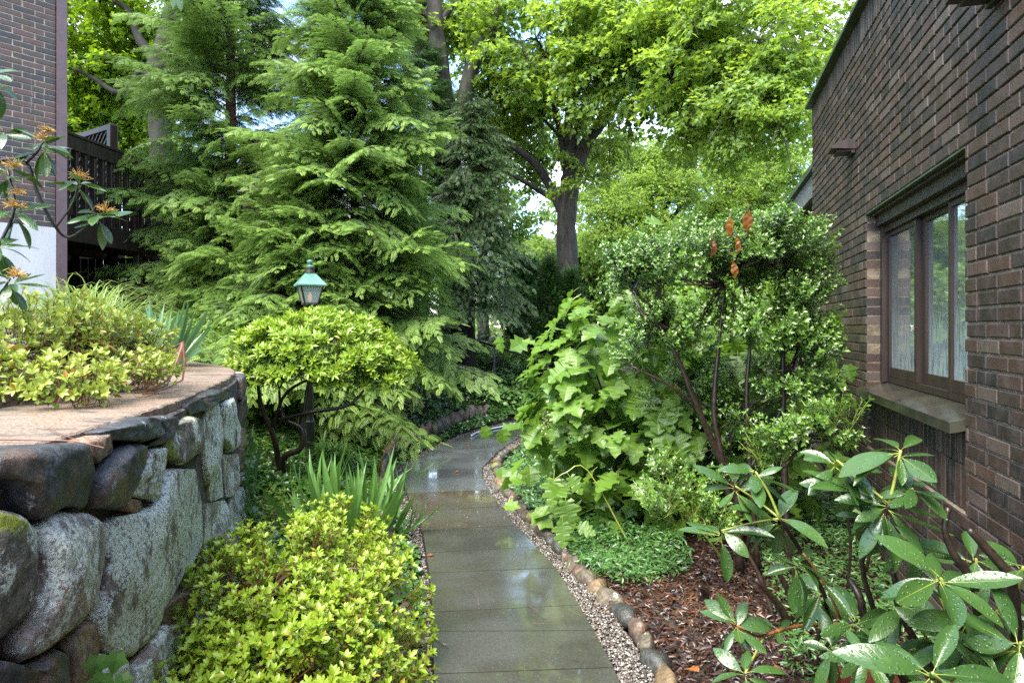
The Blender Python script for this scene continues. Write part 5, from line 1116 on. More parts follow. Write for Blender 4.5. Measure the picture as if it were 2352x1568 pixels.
# ------------------------------------------------------------------ shrubs
L_AZ = leaf_t(1, .44, 2, .22, .12, .58); L_PI = leaf_t(1, .27, 2, .25, .18, .55); L_HO = leaf_t(1, .52, 1, .25, .1, .5); L_SM = leaf_t(1, .5, 1, .2, .1, .5)
def ell_pts(rs, c, rad, n, zmin=-.35, inner=.25, camface=.6):
    out = []
    while len(out) < n:
        d = rs.normal(size=3); d /= np.linalg.norm(d)
        if d[2] < zmin: continue
        if d[1] > 0.25 and rs.random() < camface: continue
        f = 1.0 if rs.random() > inner else rs.uniform(.45, .95)
        out.append((np.array(c) + d * np.array(rad) * f, d / np.array(rad) * np.mean(rad)))
    return out
def shrub(name, label, base, blobs, sprays, L0, n, seed, stems, mat='twig', cat='shrub', upb=.6, sc=(.8, 1.15), inner=.25, zmin=-.35, jit=.25, camface=.6):
    rs = np.random.default_rng(seed); t_ = thing(name, label, cat, base); tot = sum(b[2] for b in blobs); pts = []
    for c, rad, wgt in blobs: pts += ell_pts(rs, c, rad, int(n * wgt / tot), zmin, inner, camface)
    for p, d in pts:
        v = d / np.linalg.norm(d) + np.array([0, 0, upb]) + rs.normal(size=3) * jit; v /= np.linalg.norm(v); s_ = rs.uniform(*sc)
        place('spray', sprays[rs.integers(len(sprays))], t_, tuple(p - v * L0 * s_ * .75 - np.array(base)), quat_yz(v, rs.normal(size=3)), s_)
    if stems:
        for P, r in stems:
            g = Geo(); tube(g, [np.array(q, float) - np.array(base) for q in P], r, 6, k=5, wob=.08); g.obj('stem', M[mat], t_, smooth=True)
    g = Geo()
    srcs = [np.array(P[-1], float) for P, r in stems] if stems else [np.array(base, float)]
    for p, d in pts[::2]:
        s0 = min(srcs, key=lambda q: np.linalg.norm(q - p)); q = p - d / np.linalg.norm(d) * L0 * .8; mid = (s0 * .5 + q * .5) + rs.normal(size=3) * .04 - [0, 0, .02]
        tube(g, [s0 - base, mid - base, q - base], [.007, .003], 4, k=2, cap=False)
    g.obj('twigs', M[mat], t_, kind='stuff'); return t_
# lime azalea in front
az = [shoot_spray(s, ('azalea', 'twig_brown'), .20, 6, L_AZ, .036, 12, 6) for s in range(4)]
base = (-1.0, 3.05, 0.0)
shrub('azalea_bush', 'mounded lime-green azalea between the stone wall and the path', base,
 [((-1.02, 3.15, .22), (.60, .62, .42), 3), ((-.80, 2.72, .13), (.42, .42, .34), 1.6), ((-1.12, 2.55, .05), (.44, .42, .30), 1.4), ((-1.05, 3.7, .22), (.42, .4, .36), 1)], az, .2, 296, 1,
 [([(-1.0, 3.05, 0), (-.98, 2.95, .12), (-.95, 2.8, .22)], [.014, .008]), ([(-1.05, 3.05, 0), (-1.15, 3.1, .15), (-1.2, 3.2, .3)], [.014, .007]), ([(-.95, 3.1, 0), (-.85, 3.1, .15), (-.75, 3.05, .3)], [.012, .007]), ([(-.95, 3.0, 0), (-.9, 2.8, .08), (-.85, 2.6, .15)], [.012, .007])], 'twig_brown', upb=.75, inner=.3, zmin=-.2)
# clipped pieris-like shrub on gnarled stems
pi = [shoot_spray(s + 20, ('pieris', 'twig'), .22, 6, L_PI, .075, 12, 7, open_=.8, stem_r=.003) for s in range(4)]
Yp = 6.6; wp_ = lambda x, y, Y=Yp: tuple(W(x, y, Y)); pb = tuple(Vector((wp_(650, 1095)[0], Yp, float(gz(wp_(650, 1095)[0], Yp)) - .06)))
st = [([pb, wp_(640, 1060), wp_(628, 1000, 6.5), wp_(600, 930, 6.45), wp_(590, 850, 6.5)], [.035, .032, .028, .022, .012]),
 ([pb, wp_(652, 1050, 6.5), wp_(690, 1030, 6.45), wp_(695, 985, 6.45), wp_(650, 955, 6.5), wp_(640, 880, 6.6)], [.034, .032, .030, .027, .022, .012]),
 ([wp_(640, 965, 6.5), wp_(720, 945, 6.4), wp_(800, 930, 6.4), wp_(850, 880, 6.45)], [.024, .022, .018, .010]),
 ([wp_(690, 1000, 6.45), wp_(705, 900, 6.5), wp_(720, 820, 6.6)], [.026, .02, .011]), ([wp_(625, 985, 6.5), wp_(660, 900, 6.4), wp_(760, 850, 6.3)], [.02, .016, .009])]
shrub('clipped_shrub', 'umbrella-shaped yellow-green shrub on gnarled dark stems below the lantern', pb,
 [(wp_(735, 825), (.78, .70, .44), 4), (wp_(855, 850, 6.5), (.40, .45, .28), 1.3), (wp_(620, 835, 6.6), (.34, .4, .38), 1.0)], pi, .22, 298, 2, st, 'twig', upb=.85, zmin=-.45, inner=.2)
# glossy small-leaved shrub by the window
ho = [shoot_spray(s + 40, ('holly', 'twig'), .30, 9, L_HO, .036, 18, 4, open_=.9, stem_r=.0024) for s in range(4)]
Yh = 4.3; wh = lambda x, y, Y=Yh: tuple(W(x, y, Y)); hb_ = tuple(Vector((G(1705, 1240)[0] * Yh / 4.96, Yh, 0.0)))
hst = [([(1.50, 4.3, -.02), wh(1690, 1130), wh(1648, 1040), wh(1600, 930, 4.25), wh(1560, 830, 4.2), wh(1510, 740, 4.2)], [.030, .026, .023, .019, .014, .007]),
 ([(1.52, 4.32, -.02), wh(1660, 1060), wh(1640, 950), wh(1650, 800, 4.3), wh(1665, 650, 4.3)], [.024, .02, .017, .014, .008]),
 ([(1.62, 4.3, -.02), wh(1720, 1040), wh(1715, 900), wh(1722, 760), wh(1700, 620, 4.3)], [.02, .017, .014, .011, .006]),
 ([(1.80, 4.25, -.02), wh(1802, 1100), wh(1800, 950), wh(1798, 760), wh(1810, 600, 4.3)], [.026, .023, .02, .015, .007]),
 ([wh(1690, 1130), wh(1760, 1010), wh(1810, 900), wh(1840, 780)], [.013, .011, .008, .005]), ([wh(1600, 930, 4.25), wh(1530, 880, 4.2), wh(1450, 840, 4.2)], [.012, .009, .005]), ([wh(1798, 760), wh(1850, 680), wh(1870, 560)], [.012, .008, .005])]
hs = shrub('holly_shrub', 'tall open glossy-leaved shrub with many dark stems beside the window', hb_,
 [(wh(1590, 600, 4.35), (.48, .40, .24), 2.6), (wh(1750, 570, 4.3), (.42, .40, .26), 2.4), (wh(1450, 625, 4.4), (.24, .3, .20), 1.0), (wh(1835, 700, 4.3), (.22, .30, .40), 1.6), (wh(1560, 740, 4.3), (.34, .30, .18), .7), (wh(1720, 730, 4.3), (.34, .34, .25), 1.0), (wh(1790, 860, 4.3), (.24, .25, .25), .7), (wh(1500, 780, 4.35), (.3, .25, .2), .6), (wh(1870, 820, 4.2), (.14, .2, .3), .4)], ho, .30, 298, 3, hst, 'twig', upb=.8, zmin=-.6, inner=.45, sc=(.55, .95))
ho2 = [shoot_spray(s + 50, ('holly', 'twig_green'), .22, 5, L_HO, .030, 14, 4, open_=.9, stem_r=.002) for s in range(3)]
shrub('holly_shrub', 'low holly shoots springing up before the hydrangea', (1.42, 4.15, 0), [(wh(1530, 1130, 3.95), (.14, .15, .24), 1), (wh(1620, 1190, 3.9), (.16, .14, .13), 1), (wh(1580, 1160, 4.0), (.15, .12, .15), .7)], ho2, .22, 40, 4, [([(1.42, 4.15, 0), (1.25, 4.05, .25), wh(1560, 1160, 4)], [.008, .004])], 'twig_green', upb=1.0)
shrub('holly_shrub', 'arching glossy spray reaching under the window sill', (2.0, 3.9, 0), [(tuple(W(1850, 985, 3.7)), (.30, .15, .10), 1.5), (tuple(W(1920, 960, 3.6)), (.2, .1, .09), 1), (tuple(W(1780, 1040, 3.8)), (.2, .15, .1), .8)], ho2, .22, 46, 5, [([(2.0, 3.9, 0), (1.95, 3.8, .5), tuple(W(1850, 1000, 3.7))], [.01, .005])], 'twig', upb=.5)
# yellow-green azalea on the raised bed
al = [shoot_spray(s + 60, ('azalea_l', 'twig_brown'), .20, 4, L_AZ, .040, 10, 6, stem_r=.0022) for s in range(3)]
wa = lambda x, y, Y: tuple(W(x, y, Y))
shrub('azalea_bush', 'thin yellow-green azalea with reddish stems on the raised bed', (-2.35, 3.35, 1.33), [(wa(90, 755, 3.2), (.42, .35, .15), 1.5), (wa(245, 790, 3.5), (.30, .35, .15), 1.2), (wa(20, 800, 2.9), (.2, .3, .14), .8), (wa(130, 850, 3.0), (.5, .3, .09), 1.2), (wa(60, 880, 2.65), (.35, .15, .07), .8), (wa(250, 850, 3.4), (.25, .2, .07), .6)], al, .2, 260, 6,
 [([(-2.35 + dx, 3.35 + dy, 1.33), (-2.35 + 1.5 * dx, 3.35 + dy, 1.43), (-2.35 + 2.2 * dx, 3.3 + dy, 1.53)], [.007, .004]) for dx, dy in ((-.2, -.1), (-.1, -.2), (0, 0), (.1, -.1), (.2, .1), (.28, .15), (-.28, 0))], 'twig_brown', upb=.9, sc=(.7, 1.1))
# low leafy shrub under the cedars
lo = [shoot_spray(s + 70, ('ivy_lime', 'twig'), .24, 5, L_SM, .045, 10, 5) for s in range(3)]
shrub('low_shrub', 'small leafy green shrub at the foot of the cedars behind the wall end', (-3.6, 8.2, .5), [(wa(500, 800, 8.2), (.5, .4, .35), 1)], lo, .24, 70, 7, [([(-3.6, 8.2, .3), (-3.6, 8.2, .7)], [.02, .01])], upb=.5)
shrub('holly_shrub', 'fuller lower holly foliage around the dark stems below the open crown', (1.55, 4.5, 0), [(wh(1560, 880, 4.6), (.35, .25, .28), 1), (wh(1720, 930, 4.5), (.35, .25, .30), 1.1), (wh(1640, 1050, 4.5), (.35, .2, .25), .6), (wh(1850, 880, 4.5), (.22, .25, .3), .8)], ho, .30, 60, 18, [([(1.6, 4.5, 0), (1.65, 4.5, .4), wh(1700, 960, 4.5)], [.014, .007])], 'twig', upb=.8, zmin=-.6, inner=.5, sc=(.5, .85))
shrub('low_shrub', 'leafy shrub filling the corner behind the hydrangea by the house', (2.6, 7.6, 0), [(wa(1690, 760, 7.4), (.9, .6, .6), 1), (wa(1560, 720, 7.8), (.6, .6, .5), .6)], lo, .24, 150, 17, [([(2.6, 7.6, 0), (2.6, 7.6, 1.0)], [.02, .01])], upb=.5, sc=(1, 1.6))
shrub('low_shrub', 'small bright-leaved shrub under the handrail on the bank', (-.55, 13.4, .5), [(wa(1130, 815, 13.4), (.75, .5, .30), 1)], lo, .24, 80, 8, [([(-.55, 13.4, .3), (-.55, 13.4, .9)], [.02, .01])], upb=.5)

# ------------------------------------------------------------------ oakleaf hydrangea
def lobed2(half, fold=.12, wave=.02, droop=.12, seed=0):
    V, F = [], []; rs = np.random.default_rng(seed)
    for x, y in half:
        z = -droop * max(0, y) ** 2; V += [(-x, y, z + fold * x + rs.normal() * wave), (0, max(0, min(1, y)), z), (x, y, z + fold * x + rs.normal() * wave)]
    for i in range(len(half) - 1):
        a = 3 * i; b = a + 3; F += [[a, a + 1, b + 1, b], [a + 1, a + 2, b + 2, b + 1]]
    F = [[v for k, v in enumerate(f)] for f in F]; return np.array(V), F
OAK = [(0.002, 0), (.20, -.05), (.31, .02), (.28, .10), (.37, .15), (.49, .22), (.56, .33), (.48, .35), (.42, .37), (.32, .42), (.33, .48), (.40, .56), (.46, .67), (.38, .68), (.32, .70), (.22, .75), (.22, .83), (.13, .91), (.002, 1.0)]
def oak_mesh(seed, sx):
    rs0 = np.random.default_rng(seed); V, F = lobed2([(max(.002, x * sx * rs0.uniform(.9, 1.1)), y + rs0.normal() * .008) for x, y in OAK], (.14, .3, .05)[seed % 3], .028, (.18, .4, .05)[seed % 3], seed); g = Geo(); g.add(V, F, rnd=0.5)
    tube(g, [(0, 0, 0), (0, -.15, -.02), (0, -.34, -.08)], [.012, .010], 4, mat=1, k=1); return g.mesh('leaf', [M['hydrangea'], M['twig_green']], smooth=False)
oaks = [oak_mesh(s, sx) for s, sx in ((1, 1.0), (2, .85), (3, 1.1), (4, .92), (5, 1.0), (6, .78))]
rs = np.random.default_rng(21); hyb = (1.05, 5.5, 0.0)
hy = thing('hydrangea_bush', 'large oakleaf hydrangea with lobed leaves leaning over the path', 'shrub', hyb)
blobs = [((1.0, 5.5, 1.15), (.85, .72, .80), 112), ((.50, 5.35, 1.0), (.46, .5, .50), 58), ((.85, 5.2, 1.68), (.46, .45, .35), 36), ((1.15, 5.0, .72), (.66, .4, .52), 52), ((1.9, 5.3, 1.2), (.6, .4, .7), 40)]
cnt = 0; extra = []
for c, rad, n in blobs:
    for p, d in ell_pts(rs, c, rad, n, -.75, .2, .85):
        d = d / np.linalg.norm(d); v = np.array([d[0] * .8, d[1] * .8 - .1, d[2] * .25 - .55]) + rs.normal(size=3) * .22; nrm = d + np.array([0, 0, .75]) + rs.normal(size=3) * .22; s_ = rs.uniform(.12, .225)
        if p[2] < .12: continue
        if cnt < 298: place('leaf', oaks[rs.integers(6)], hy, tuple(p - v / np.linalg.norm(v) * s_ * .4 - hyb), quat_yz(v, nrm), (s_, s_, s_)); cnt += 1
for k in range(13):
    a = rs.uniform(0, 6.28); e = np.array([math.cos(a) * .5 - .1, math.sin(a) * .4 - .1, rs.uniform(.9, 1.7)]); g = Geo(); tube(g, [(math.cos(a) * .08, math.sin(a) * .08, 0), e * [.5, .5, .6], e], [.012, .006], 5, k=4); g.obj('stem', M['twig'], hy)
# inner leaves joined
g = Geo(); n = 1400; P = np.array([np.array([1.45, 5.5, .85]) + rs.normal(size=3) * [.58, .32, .45] for _ in range(n)]); P[:, 2] = np.maximum(P[:, 2], .15)
V_, F_ = lobed2([OAK[i] for i in (0, 1, 3, 6, 9, 12, 15, 18)], .2, .02); scatter(g, (V_, F_), P - hyb, rs.normal(size=(n, 3)) + [0, -.3, -.6], rs.normal(size=(n, 3)) * .5 + [0, -.4, 1], rs.uniform(.12, .2, n)); g.obj('inner_leaves', M['hydrangea'], hy, kind='stuff')
g = Geo(); n = 70; q = W(1330 + 0, 0, 5); cc = np.array(W(1335, 1010 * 0 + 1680 / 1.7415, 4.9)); cc = np.array(W(1253, 960, 5.0)); scatter(g, leaf_t(1, .9, 1), cc + rs.normal(size=(n, 3)) * [.016, .016, .05] - hyb, rs.normal(size=(n, 3)), (0, 0, 1), .016)
M['oldflower'] = simple_mat('faded_flower', (.35, .28, .15), (.5, .45, .28), 40, .8, .1, .002); fl = g.obj('faded_flower', M['oldflower'], hy, kind='stuff')
# drooping leaves near the ground
hs2 = thing('hydrangea_shoot', 'low drooping hydrangea shoot with long lobed leaves over the vinca', 'shrub', (.62, 4.55, 0))
for (px, py, Y, dx, dz, s_) in ((1272, 1100, 4.7, -.1, -1, .2), (1300, 1150, 4.6, .15, -1, .22), (1292, 1200, 4.5, 0, -.8, .17), (1310, 1095, 4.75, .5, -.7, .15), (1330, 1205, 4.5, .6, -.3, .13)):
    p = np.array(W(px, py, Y)); place('leaf', oaks[1], hs2, tuple(p - (.62, 4.55, 0)), quat_yz((dx, -.25, dz), (0, -.8, .6)), s_)
g = Geo(); tube(g, [(.25, .2, 0), tuple(np.array(W(1350, 1080, 4.75)) - (.62, 4.55, 0)), tuple(np.array(W(1300, 1085, 4.7)) - (.62, 4.55, 0)), tuple(np.array(W(1275, 1100, 4.7)) - (.62, 4.55, 0))], [.006, .003], 4); g.obj('stem', M['twig_green'], hs2)

# ------------------------------------------------------------------ rhododendrons
def rh_leaf(seed, wd=.32, droop=.14, cup=.12, mat='rhodo'):
    V, F = [], []; n = 7; ts = np.linspace(0, 1, n + 1)
    for t_ in ts:
        w_ = wd / 2 * max(.02, math.sin(math.pi * min(.995, .03 + .96 * t_) ** 1.15)) ** .72; y = .10 + .9 * t_; z = -droop * t_ ** 2
        for u in (-1, -.5, 0, .5, 1): V.append((u * w_, y, z + cup * w_ * (abs(u) ** 1.4) * 2 - (0.35 * w_ * u ** 4 if seed % 2 else .0)))
    for i in range(n):
        for k in range(4): a = 5 * i + k; F.append([a, a + 1, a + 6, a + 5])
    g = Geo(); g.add(V, F, rnd=.3 + .4 * ((seed * .37) % 1)); rib = [(0, t_ * .97, (-droop * max(0, (t_ - .1) / .9) ** 2) - .001) for t_ in (0, .12, .4, .7, 1)]
    tube(g, rib, [.011, .006, .0035, .002], 4, mat=1, k=1, cap=False); return g.mesh('leaf', [M[mat], M['twig_green']], smooth=True)
RL = [rh_leaf(1), rh_leaf(2, .37, .05), rh_leaf(3, .28, .24), rh_leaf(4, .34, .40, .05), rh_leaf(6, .31, .12, .3), rh_leaf(7, .40, .30, .2), rh_leaf(8, .33, -.08, .12)]; RO = [rh_leaf(5, .33, .2, .1, 'rhodo_old')]
def rosette(root, c, size, n, tilt=(0, 0, 1), seed=0, low=0, old=0):
    rs = np.random.default_rng(seed); t_ = np.array(tilt, float); t_ /= np.linalg.norm(t_); x_ = np.cross(t_, [.2, 1, .1]); x_ /= np.linalg.norm(x_); y_ = np.cross(t_, x_); b = np.array(root.location)
    ph0 = rs.random() * 6.28
    for i in range(n):
        ph = ph0 + 2 * math.pi * i / n + rs.normal() * .28; el = rs.uniform(-.35, .5); r_ = math.cos(ph) * x_ + math.sin(ph) * y_; v = r_ + t_ * el; s_ = size * rs.uniform(.6, 1.12)
        place('leaf', RL[rs.integers(7)], root, tuple(np.array(c) + v * .006 - t_ * .004 * i - b), quat_yz(v, t_ * 1.0 - r_ * .3 + rs.normal(size=3) * .25), (s_ * rs.uniform(.8, 1.2), s_, s_))
    for i in range(low):
        ph = rs.random() * 6.28; r_ = math.cos(ph) * x_ + math.sin(ph) * y_; v = r_ * .7 - t_ * rs.uniform(.5, 1.3); v = v + np.array([0, 0, -.2]); s_ = size * rs.uniform(.8, 1.05)
        place('leaf', RO[0] if i < old else RL[rs.integers(7)], root, tuple(np.array(c) - t_ * .04 - b), quat_yz(v, r_ + t_ * .5), s_)
def stem_to(root, pts, r, mat='twig_green', name='stem'):
    b = np.array(root.location); g = Geo(); tube(g, [np.array(p, float) - b for p in pts], r, 6, k=5, wob=.05); return g.obj(name, M[mat], root, smooth=True)
r1 = thing('rhododendron', 'rhododendron whose pale-stemmed rosettes stand before the window sill', 'shrub', (1.72, 2.55, .05))
tips = [(2069, 1033, 2.2, .17, 8, 0), (1923, 1057, 2.35, .15, 7, 0), (1967, 1125, 2.3, .15, 8, 1), (2097, 1121, 2.15, .15, 7, 0), (2042, 1156, 2.2, .18, 6, 5), (1997, 1186, 2.3, .13, 6, 3)]
cen = lambda i: tuple(W(tips[i][0], tips[i][1], tips[i][2]))
for i, (px, py, Y, s_, n, lw_) in enumerate(tips): rosette(r1, W(px, py, Y), s_ * 1.1, n + 1, (random.uniform(-.2, .2), -.45, 1), 300 + i, lw_)
stem_to(r1, [(1.62, 2.55, 0.0), W(1985, 1330, 2.4), W(2020, 1220, 2.25), cen(4)], [.012, .008, .006], 'twig'); stem_to(r1, [cen(4), W(2058, 1090, 2.2), cen(0)], [.006, .005]); stem_to(r1, [cen(4), W(1985, 1110, 2.25), cen(1)], [.005, .004]); stem_to(r1, [cen(4), W(2000, 1140, 2.25), cen(2)], [.004, .0035]); stem_to(r1, [cen(4), W(2070, 1140, 2.2), cen(3)], [.004, .0035]); stem_to(r1, [W(1990, 1310, 2.4), W(2000, 1250, 2.3), cen(5)], [.006, .004], 'twig_brown')
r2 = thing('rhododendron', 'rhododendron with fanned rosettes on yellow stems between hydrangea and mulch', 'shrub', (1.45, 3.2, 0))
tips2 = [(1735, 1082, 2.5, .16, 8, 0), (1689, 1116, 2.5, .15, 7, 0), (1657, 1218, 2.5, .15, 7, 1), (1791, 1190, 2.45, .17, 5, 5), (1833, 1290, 2.5, .14, 5, 3)]
c2 = lambda i: tuple(W(*tips2[i][:3]))
for i, (px, py, Y, s_, n, lw_) in enumerate(tips2): rosette(r2, W(px, py, Y), s_ * 1.1, n + 1, (random.uniform(-.2, .2), -.4, 1), 320 + i, lw_)
stem_to(r2, [c2(3), W(1765, 1130, 2.47), c2(0)], [.006, .004]); stem_to(r2, [c2(3), W(1740, 1150, 2.5), c2(1)], [.005, .004]); stem_to(r2, [c2(3), W(1730, 1200, 2.5), c2(2)], [.005, .004])
stem_to(r2, [(1.45, 3.2, 0), W(1900, 1400, 2.75), W(1858, 1300, 2.6), W(1815, 1225, 2.5), c2(3)], [.014, .010, .009, .007], 'twig'); stem_to(r2, [W(1930, 1420, 2.6), W(1895, 1340, 2.5), W(1845, 1270, 2.45)], [.006, .004], 'twig_orange')
r3 = thing('rhododendron', 'low rhododendron rosette spreading over the mulch near the edging stones', 'shrub', (1.35, 3.0, 0))
for i, (px, py, Y, s_, n, lw_) in enumerate([(1693, 1433, 2.55, .145, 10, 2), (1712, 1545, 2.3, .135, 7, 0), (1790, 1445, 2.6, .12, 3, 1)]): rosette(r3, W(px, py, Y), s_, n, (-.1, -.6, 1), 340 + i, lw_)
stem_to(r3, [W(1930, 1432, 2.85), W(1850, 1435, 2.75), W(1790, 1447, 2.65), W(1740, 1460, 2.6), W(1693, 1435, 2.55)], [.008, .007, .004], 'twig_orange'); stem_to(r3, [W(1755, 1462, 2.6), W(1735, 1500, 2.45), W(1712, 1545, 2.3)], [.005, .004])
stem_to(r3, [(1.35, 3.0, 0), W(1930, 1432, 2.85)], [.01, .008], 'twig')
r4 = thing('rhododendron', 'large nearest rhododendron with broad wet leaves over the red-brown planter', 'shrub', (1.75, 2.35, 0))
t4 = [(2161, 1327, 1.95, .185, 9, 3, 0), (2142, 1545, 1.65, .185, 7, 0, 0), (2242, 1282, 2.15, .155, 7, 1, 0), (2350, 1300, 2.0, .15, 6, 0, 0), (2345, 1475, 1.8, .17, 7, 2, 1), (1965, 1428, 2.35, .16, 5, 4, 0), (1990, 1500, 2.2, .13, 6, 2, 0), (2075, 1390, 2.25, .15, 4, 4, 0), (2230, 1420, 2.0, .16, 4, 3, 0), (2250, 1540, 1.9, .16, 6, 1, 0), (2060, 1490, 2.3, .15, 6, 3, 0), (1915, 1490, 2.5, .14, 6, 3, 0), (2110, 1250, 2.45, .15, 6, 3, 0), (2290, 1400, 2.2, .16, 6, 3, 1), (2180, 1465, 2.1, .16, 6, 3, 0), (1885, 1360, 2.7, .15, 5, 4, 0), (2310, 1560, 1.8, .16, 7, 2, 0)]
for i, (px, py, Y, s_, n, lw_, od) in enumerate(t4): rosette(r4, W(px, py, Y), s_ * 1.06, n, (random.uniform(-.15, .1), -.65, 1), 360 + i, lw_, od)
tb = lambda *a: stem_to(r4, *a)
tb([(1.72, 2.3, 0), W(2250, 1430, 2.15), W(2235, 1340, 2.1), W(2190, 1270, 2.1), W(2170, 1215, 2.1), W(2178, 1165, 2.1)], [.017, .015, .013, .010, .009], 'twig')
tb([(1.8, 2.3, 0), W(2335, 1450, 2.05), W(2320, 1330, 2.0), W(2270, 1265, 2.0), W(2225, 1215, 2.0)], [.018, .016, .014, .009], 'twig')
tb([(1.78, 2.35, 0), W(2220, 1450, 2.2), W(2205, 1420, 2.15)], [.014, .009], 'twig'); tb([(1.7, 2.4, 0), W(2010, 1460, 2.45), W(1975, 1370, 2.45), W(1950, 1330, 2.5)], [.018, .015, .011], 'twig'); tb([(1.75, 2.4, 0), W(2080, 1430, 2.4), W(2060, 1350, 2.4), W(2050, 1310, 2.4)], [.014, .011, .009], 'twig')
for i in (0, 1, 2, 3, 4, 7, 8, 10, 12, 13, 14, 16): px, py, Y = t4[i][:3]; tb([(1.78, 2.3, .12), tuple(np.array(W(px, py, Y)) * .5 + np.array((1.78, 2.3, .12)) * .5 + np.array([0, .05, 0])), W(px, py, Y)], [.008, .004], 'twig_green')
# dark bare stumps and stems behind
stp = thing('shrub_trunks', 'cluster of dark wet rhododendron trunks rising from the mulch', 'shrub', (1.55, 3.55, 0))
for (x0, y0, px, py, Y, r_) in ((1.50, 3.5, 1735, 1330, 3.4, .024), (1.55, 3.55, 1775, 1290, 3.5, .022), (1.60, 3.5, 1815, 1330, 3.45, .018), (1.45, 3.6, 1700, 1240, 3.7, .016), (1.58, 3.6, 1800, 1240, 3.6, .014), (1.15, 3.9, 1605, 1345, 3.8, .03)):
    e = W(px, py, Y); stem_to(stp, [(x0, y0, -.02), ((x0 + e.x) / 2 + .02, (y0 + Y) / 2, e.z * .5), e], [r_, r_ * .8, r_ * .5], 'twig')
# rhododendron over the raised bed with rusty seed heads
r5 = thing('rhododendron', 'leggy rhododendron with rusty spent flower heads against the left brick house', 'shrub', (-2.75, 3.1, 1.35))
def seedhead(c, s_, seed):
    rs = np.random.default_rng(seed); g = Geo()
    for _ in range(46):
        d = rs.normal(size=3); d[2] = abs(d[2]) * .9; d /= np.linalg.norm(d); e = d * s_ * rs.uniform(.6, 1); tube(g, [(0, 0, 0), e * .55 + rs.normal(size=3) * s_ * .1, e + [0, 0, -.1 * s_]], [.0016, .0009], 3, k=1, cap=False)
    o = g.obj('seed_head', M['seed'], r5); o.location = np.array(c) - np.array(r5.location)
t5 = [(100, 325, 3.0, .125, 10, 5), (17, 388, 2.9, .12, 8, 3), (182, 415, 3.05, .11, 6, 3), (228, 490, 3.1, .125, 9, 5), (32, 482, 2.9, .125, 8, 4), (24, 640, 2.8, .12, 6, 3), (10, 300, 2.9, .11, 5, 0), (0, 560, 2.8, .12, 6, 2), (-15, 170, 2.7, .13, 7, 1)]
for i, (px, py, Y, s_, n, lw_) in enumerate(t5):
    rosette(r5, W(px, py, Y), s_ * 1.1, n + 3, (.15, -.35, 1), 400 + i, lw_)
    if i < 6: seedhead(W(px + (15 if i % 2 else 0), py - 6, Y - .03), .058, 500 + i)
seedhead(W(108, 300, 2.97), .04, 510); seedhead(W(40, 445, 2.88), .045, 511)
stem_to(r5, [(-2.75, 3.1, 1.3), W(-60, 560, 3.0), W(-30, 420, 3.0), W(0, 370, 3.0), W(60, 375, 3.0), W(85, 440, 3.02), W(120, 510, 3.05), W(160, 545, 3.1), W(228, 492, 3.1)], [.012, .010, .009, .007, .005], 'twig'); stem_to(r5, [W(60, 375, 3.0), W(85, 350, 3.0), W(100, 325, 3.0)], [.006, .004], 'twig'); stem_to(r5, [W(130, 520, 3.05), W(165, 470, 3.05), W(182, 415, 3.05)], [.005, .003], 'twig'); stem_to(r5, [(-2.75, 3.1, 1.3), W(-20, 600, 2.9), W(32, 482, 2.9), W(17, 388, 2.9)], [.009, .005], 'twig'); stem_to(r5, [(-2.75, 3.1, 1.3), W(-10, 690, 2.85), W(24, 640, 2.8)], [.007, .004], 'twig'); stem_to(r5, [W(-30, 420, 3.0), W(-20, 280, 2.85), W(-15, 170, 2.7)], [.007, .004], 'twig')
rt = thing('rhododendron', 'hanging wet leaf tips dipping into view before the far maple trunk', 'shrub', (-1.6, 3.3, 3.4))
for px, py, dx in ((402, 0, -.1), (408, -20, .4), (396, -15, -.5), (410, 5, .1)): place('leaf', RL[0], rt, tuple(W(px, py - 30, 3.0) - Vector(rt.location)), quat_yz((dx, -.1, -1), (0, -1, .2)), .10)
stem_to(rt, [(-1.6, 3.3, 3.4), W(403, -60, 3.0), W(403, -25, 3.0)], [.005, .003], 'twig')

# ------------------------------------------------------------------ blades: iris, fountain grass
def blade_mesh(mat, wd=.06, bend=.15, n=8):
    V, F = [], []
    for i in range(n + 1):
        t_ = i / n; w_ = wd / 2 * min(1, (1 - t_) * 3.0 + .02) * (.75 + .5 * t_ if t_ < .5 else 1); z = -bend * t_ ** 2.2
        V += [(-w_, t_ * (1 - bend * .3 * t_), z + .12 * w_), (0, t_ * (1 - bend * .3 * t_), z - .12 * w_), (w_, t_ * (1 - bend * .3 * t_), z + .12 * w_)]
    for i in range(n): a = 3 * i; F += [[a, a + 1, a + 4, a + 3], [a + 1, a + 2, a + 5, a + 4]]
    g = Geo(); g.add(V, F, rnd=.5); return g.mesh('leaf', M[mat])
def iris(name, label, c, n, L, spread, meshes, seed, elong=(1, 1), face=.0):
    rs = np.random.default_rng(seed); t_ = thing(name, label, 'iris', c)
    for i in range(n):
        a = rs.random() * 6.28; r_ = rs.random() ** .6; p = (math.cos(a) * r_ * elong[0] * .6, math.sin(a) * r_ * elong[1] * .6, 0); tl = spread * (r_ * .8 + .2 * rs.random())
        v = (math.cos(a) * tl * 1.1, math.sin(a) * tl * .7, 1 - tl * .35); up_ = (math.cos(a) + rs.normal() * .4, math.sin(a) + rs.normal() * .4 - 1.0 * face, .2); k = 2 if (r_ > .75 and rs.random() < .5) else rs.integers(2)
        place('leaf', meshes[k], t_, p, quat_yz(v, up_), L * rs.uniform(.65, 1.1))
    return t_
ig = [blade_mesh('iris_green', .075, .12), blade_mesh('iris_green', .065, .35), blade_mesh('iris_green', .06, .8)]; il = [blade_mesh('iris', .10, .06), blade_mesh('iris', .085, .2), blade_mesh('iris', .08, .6)]
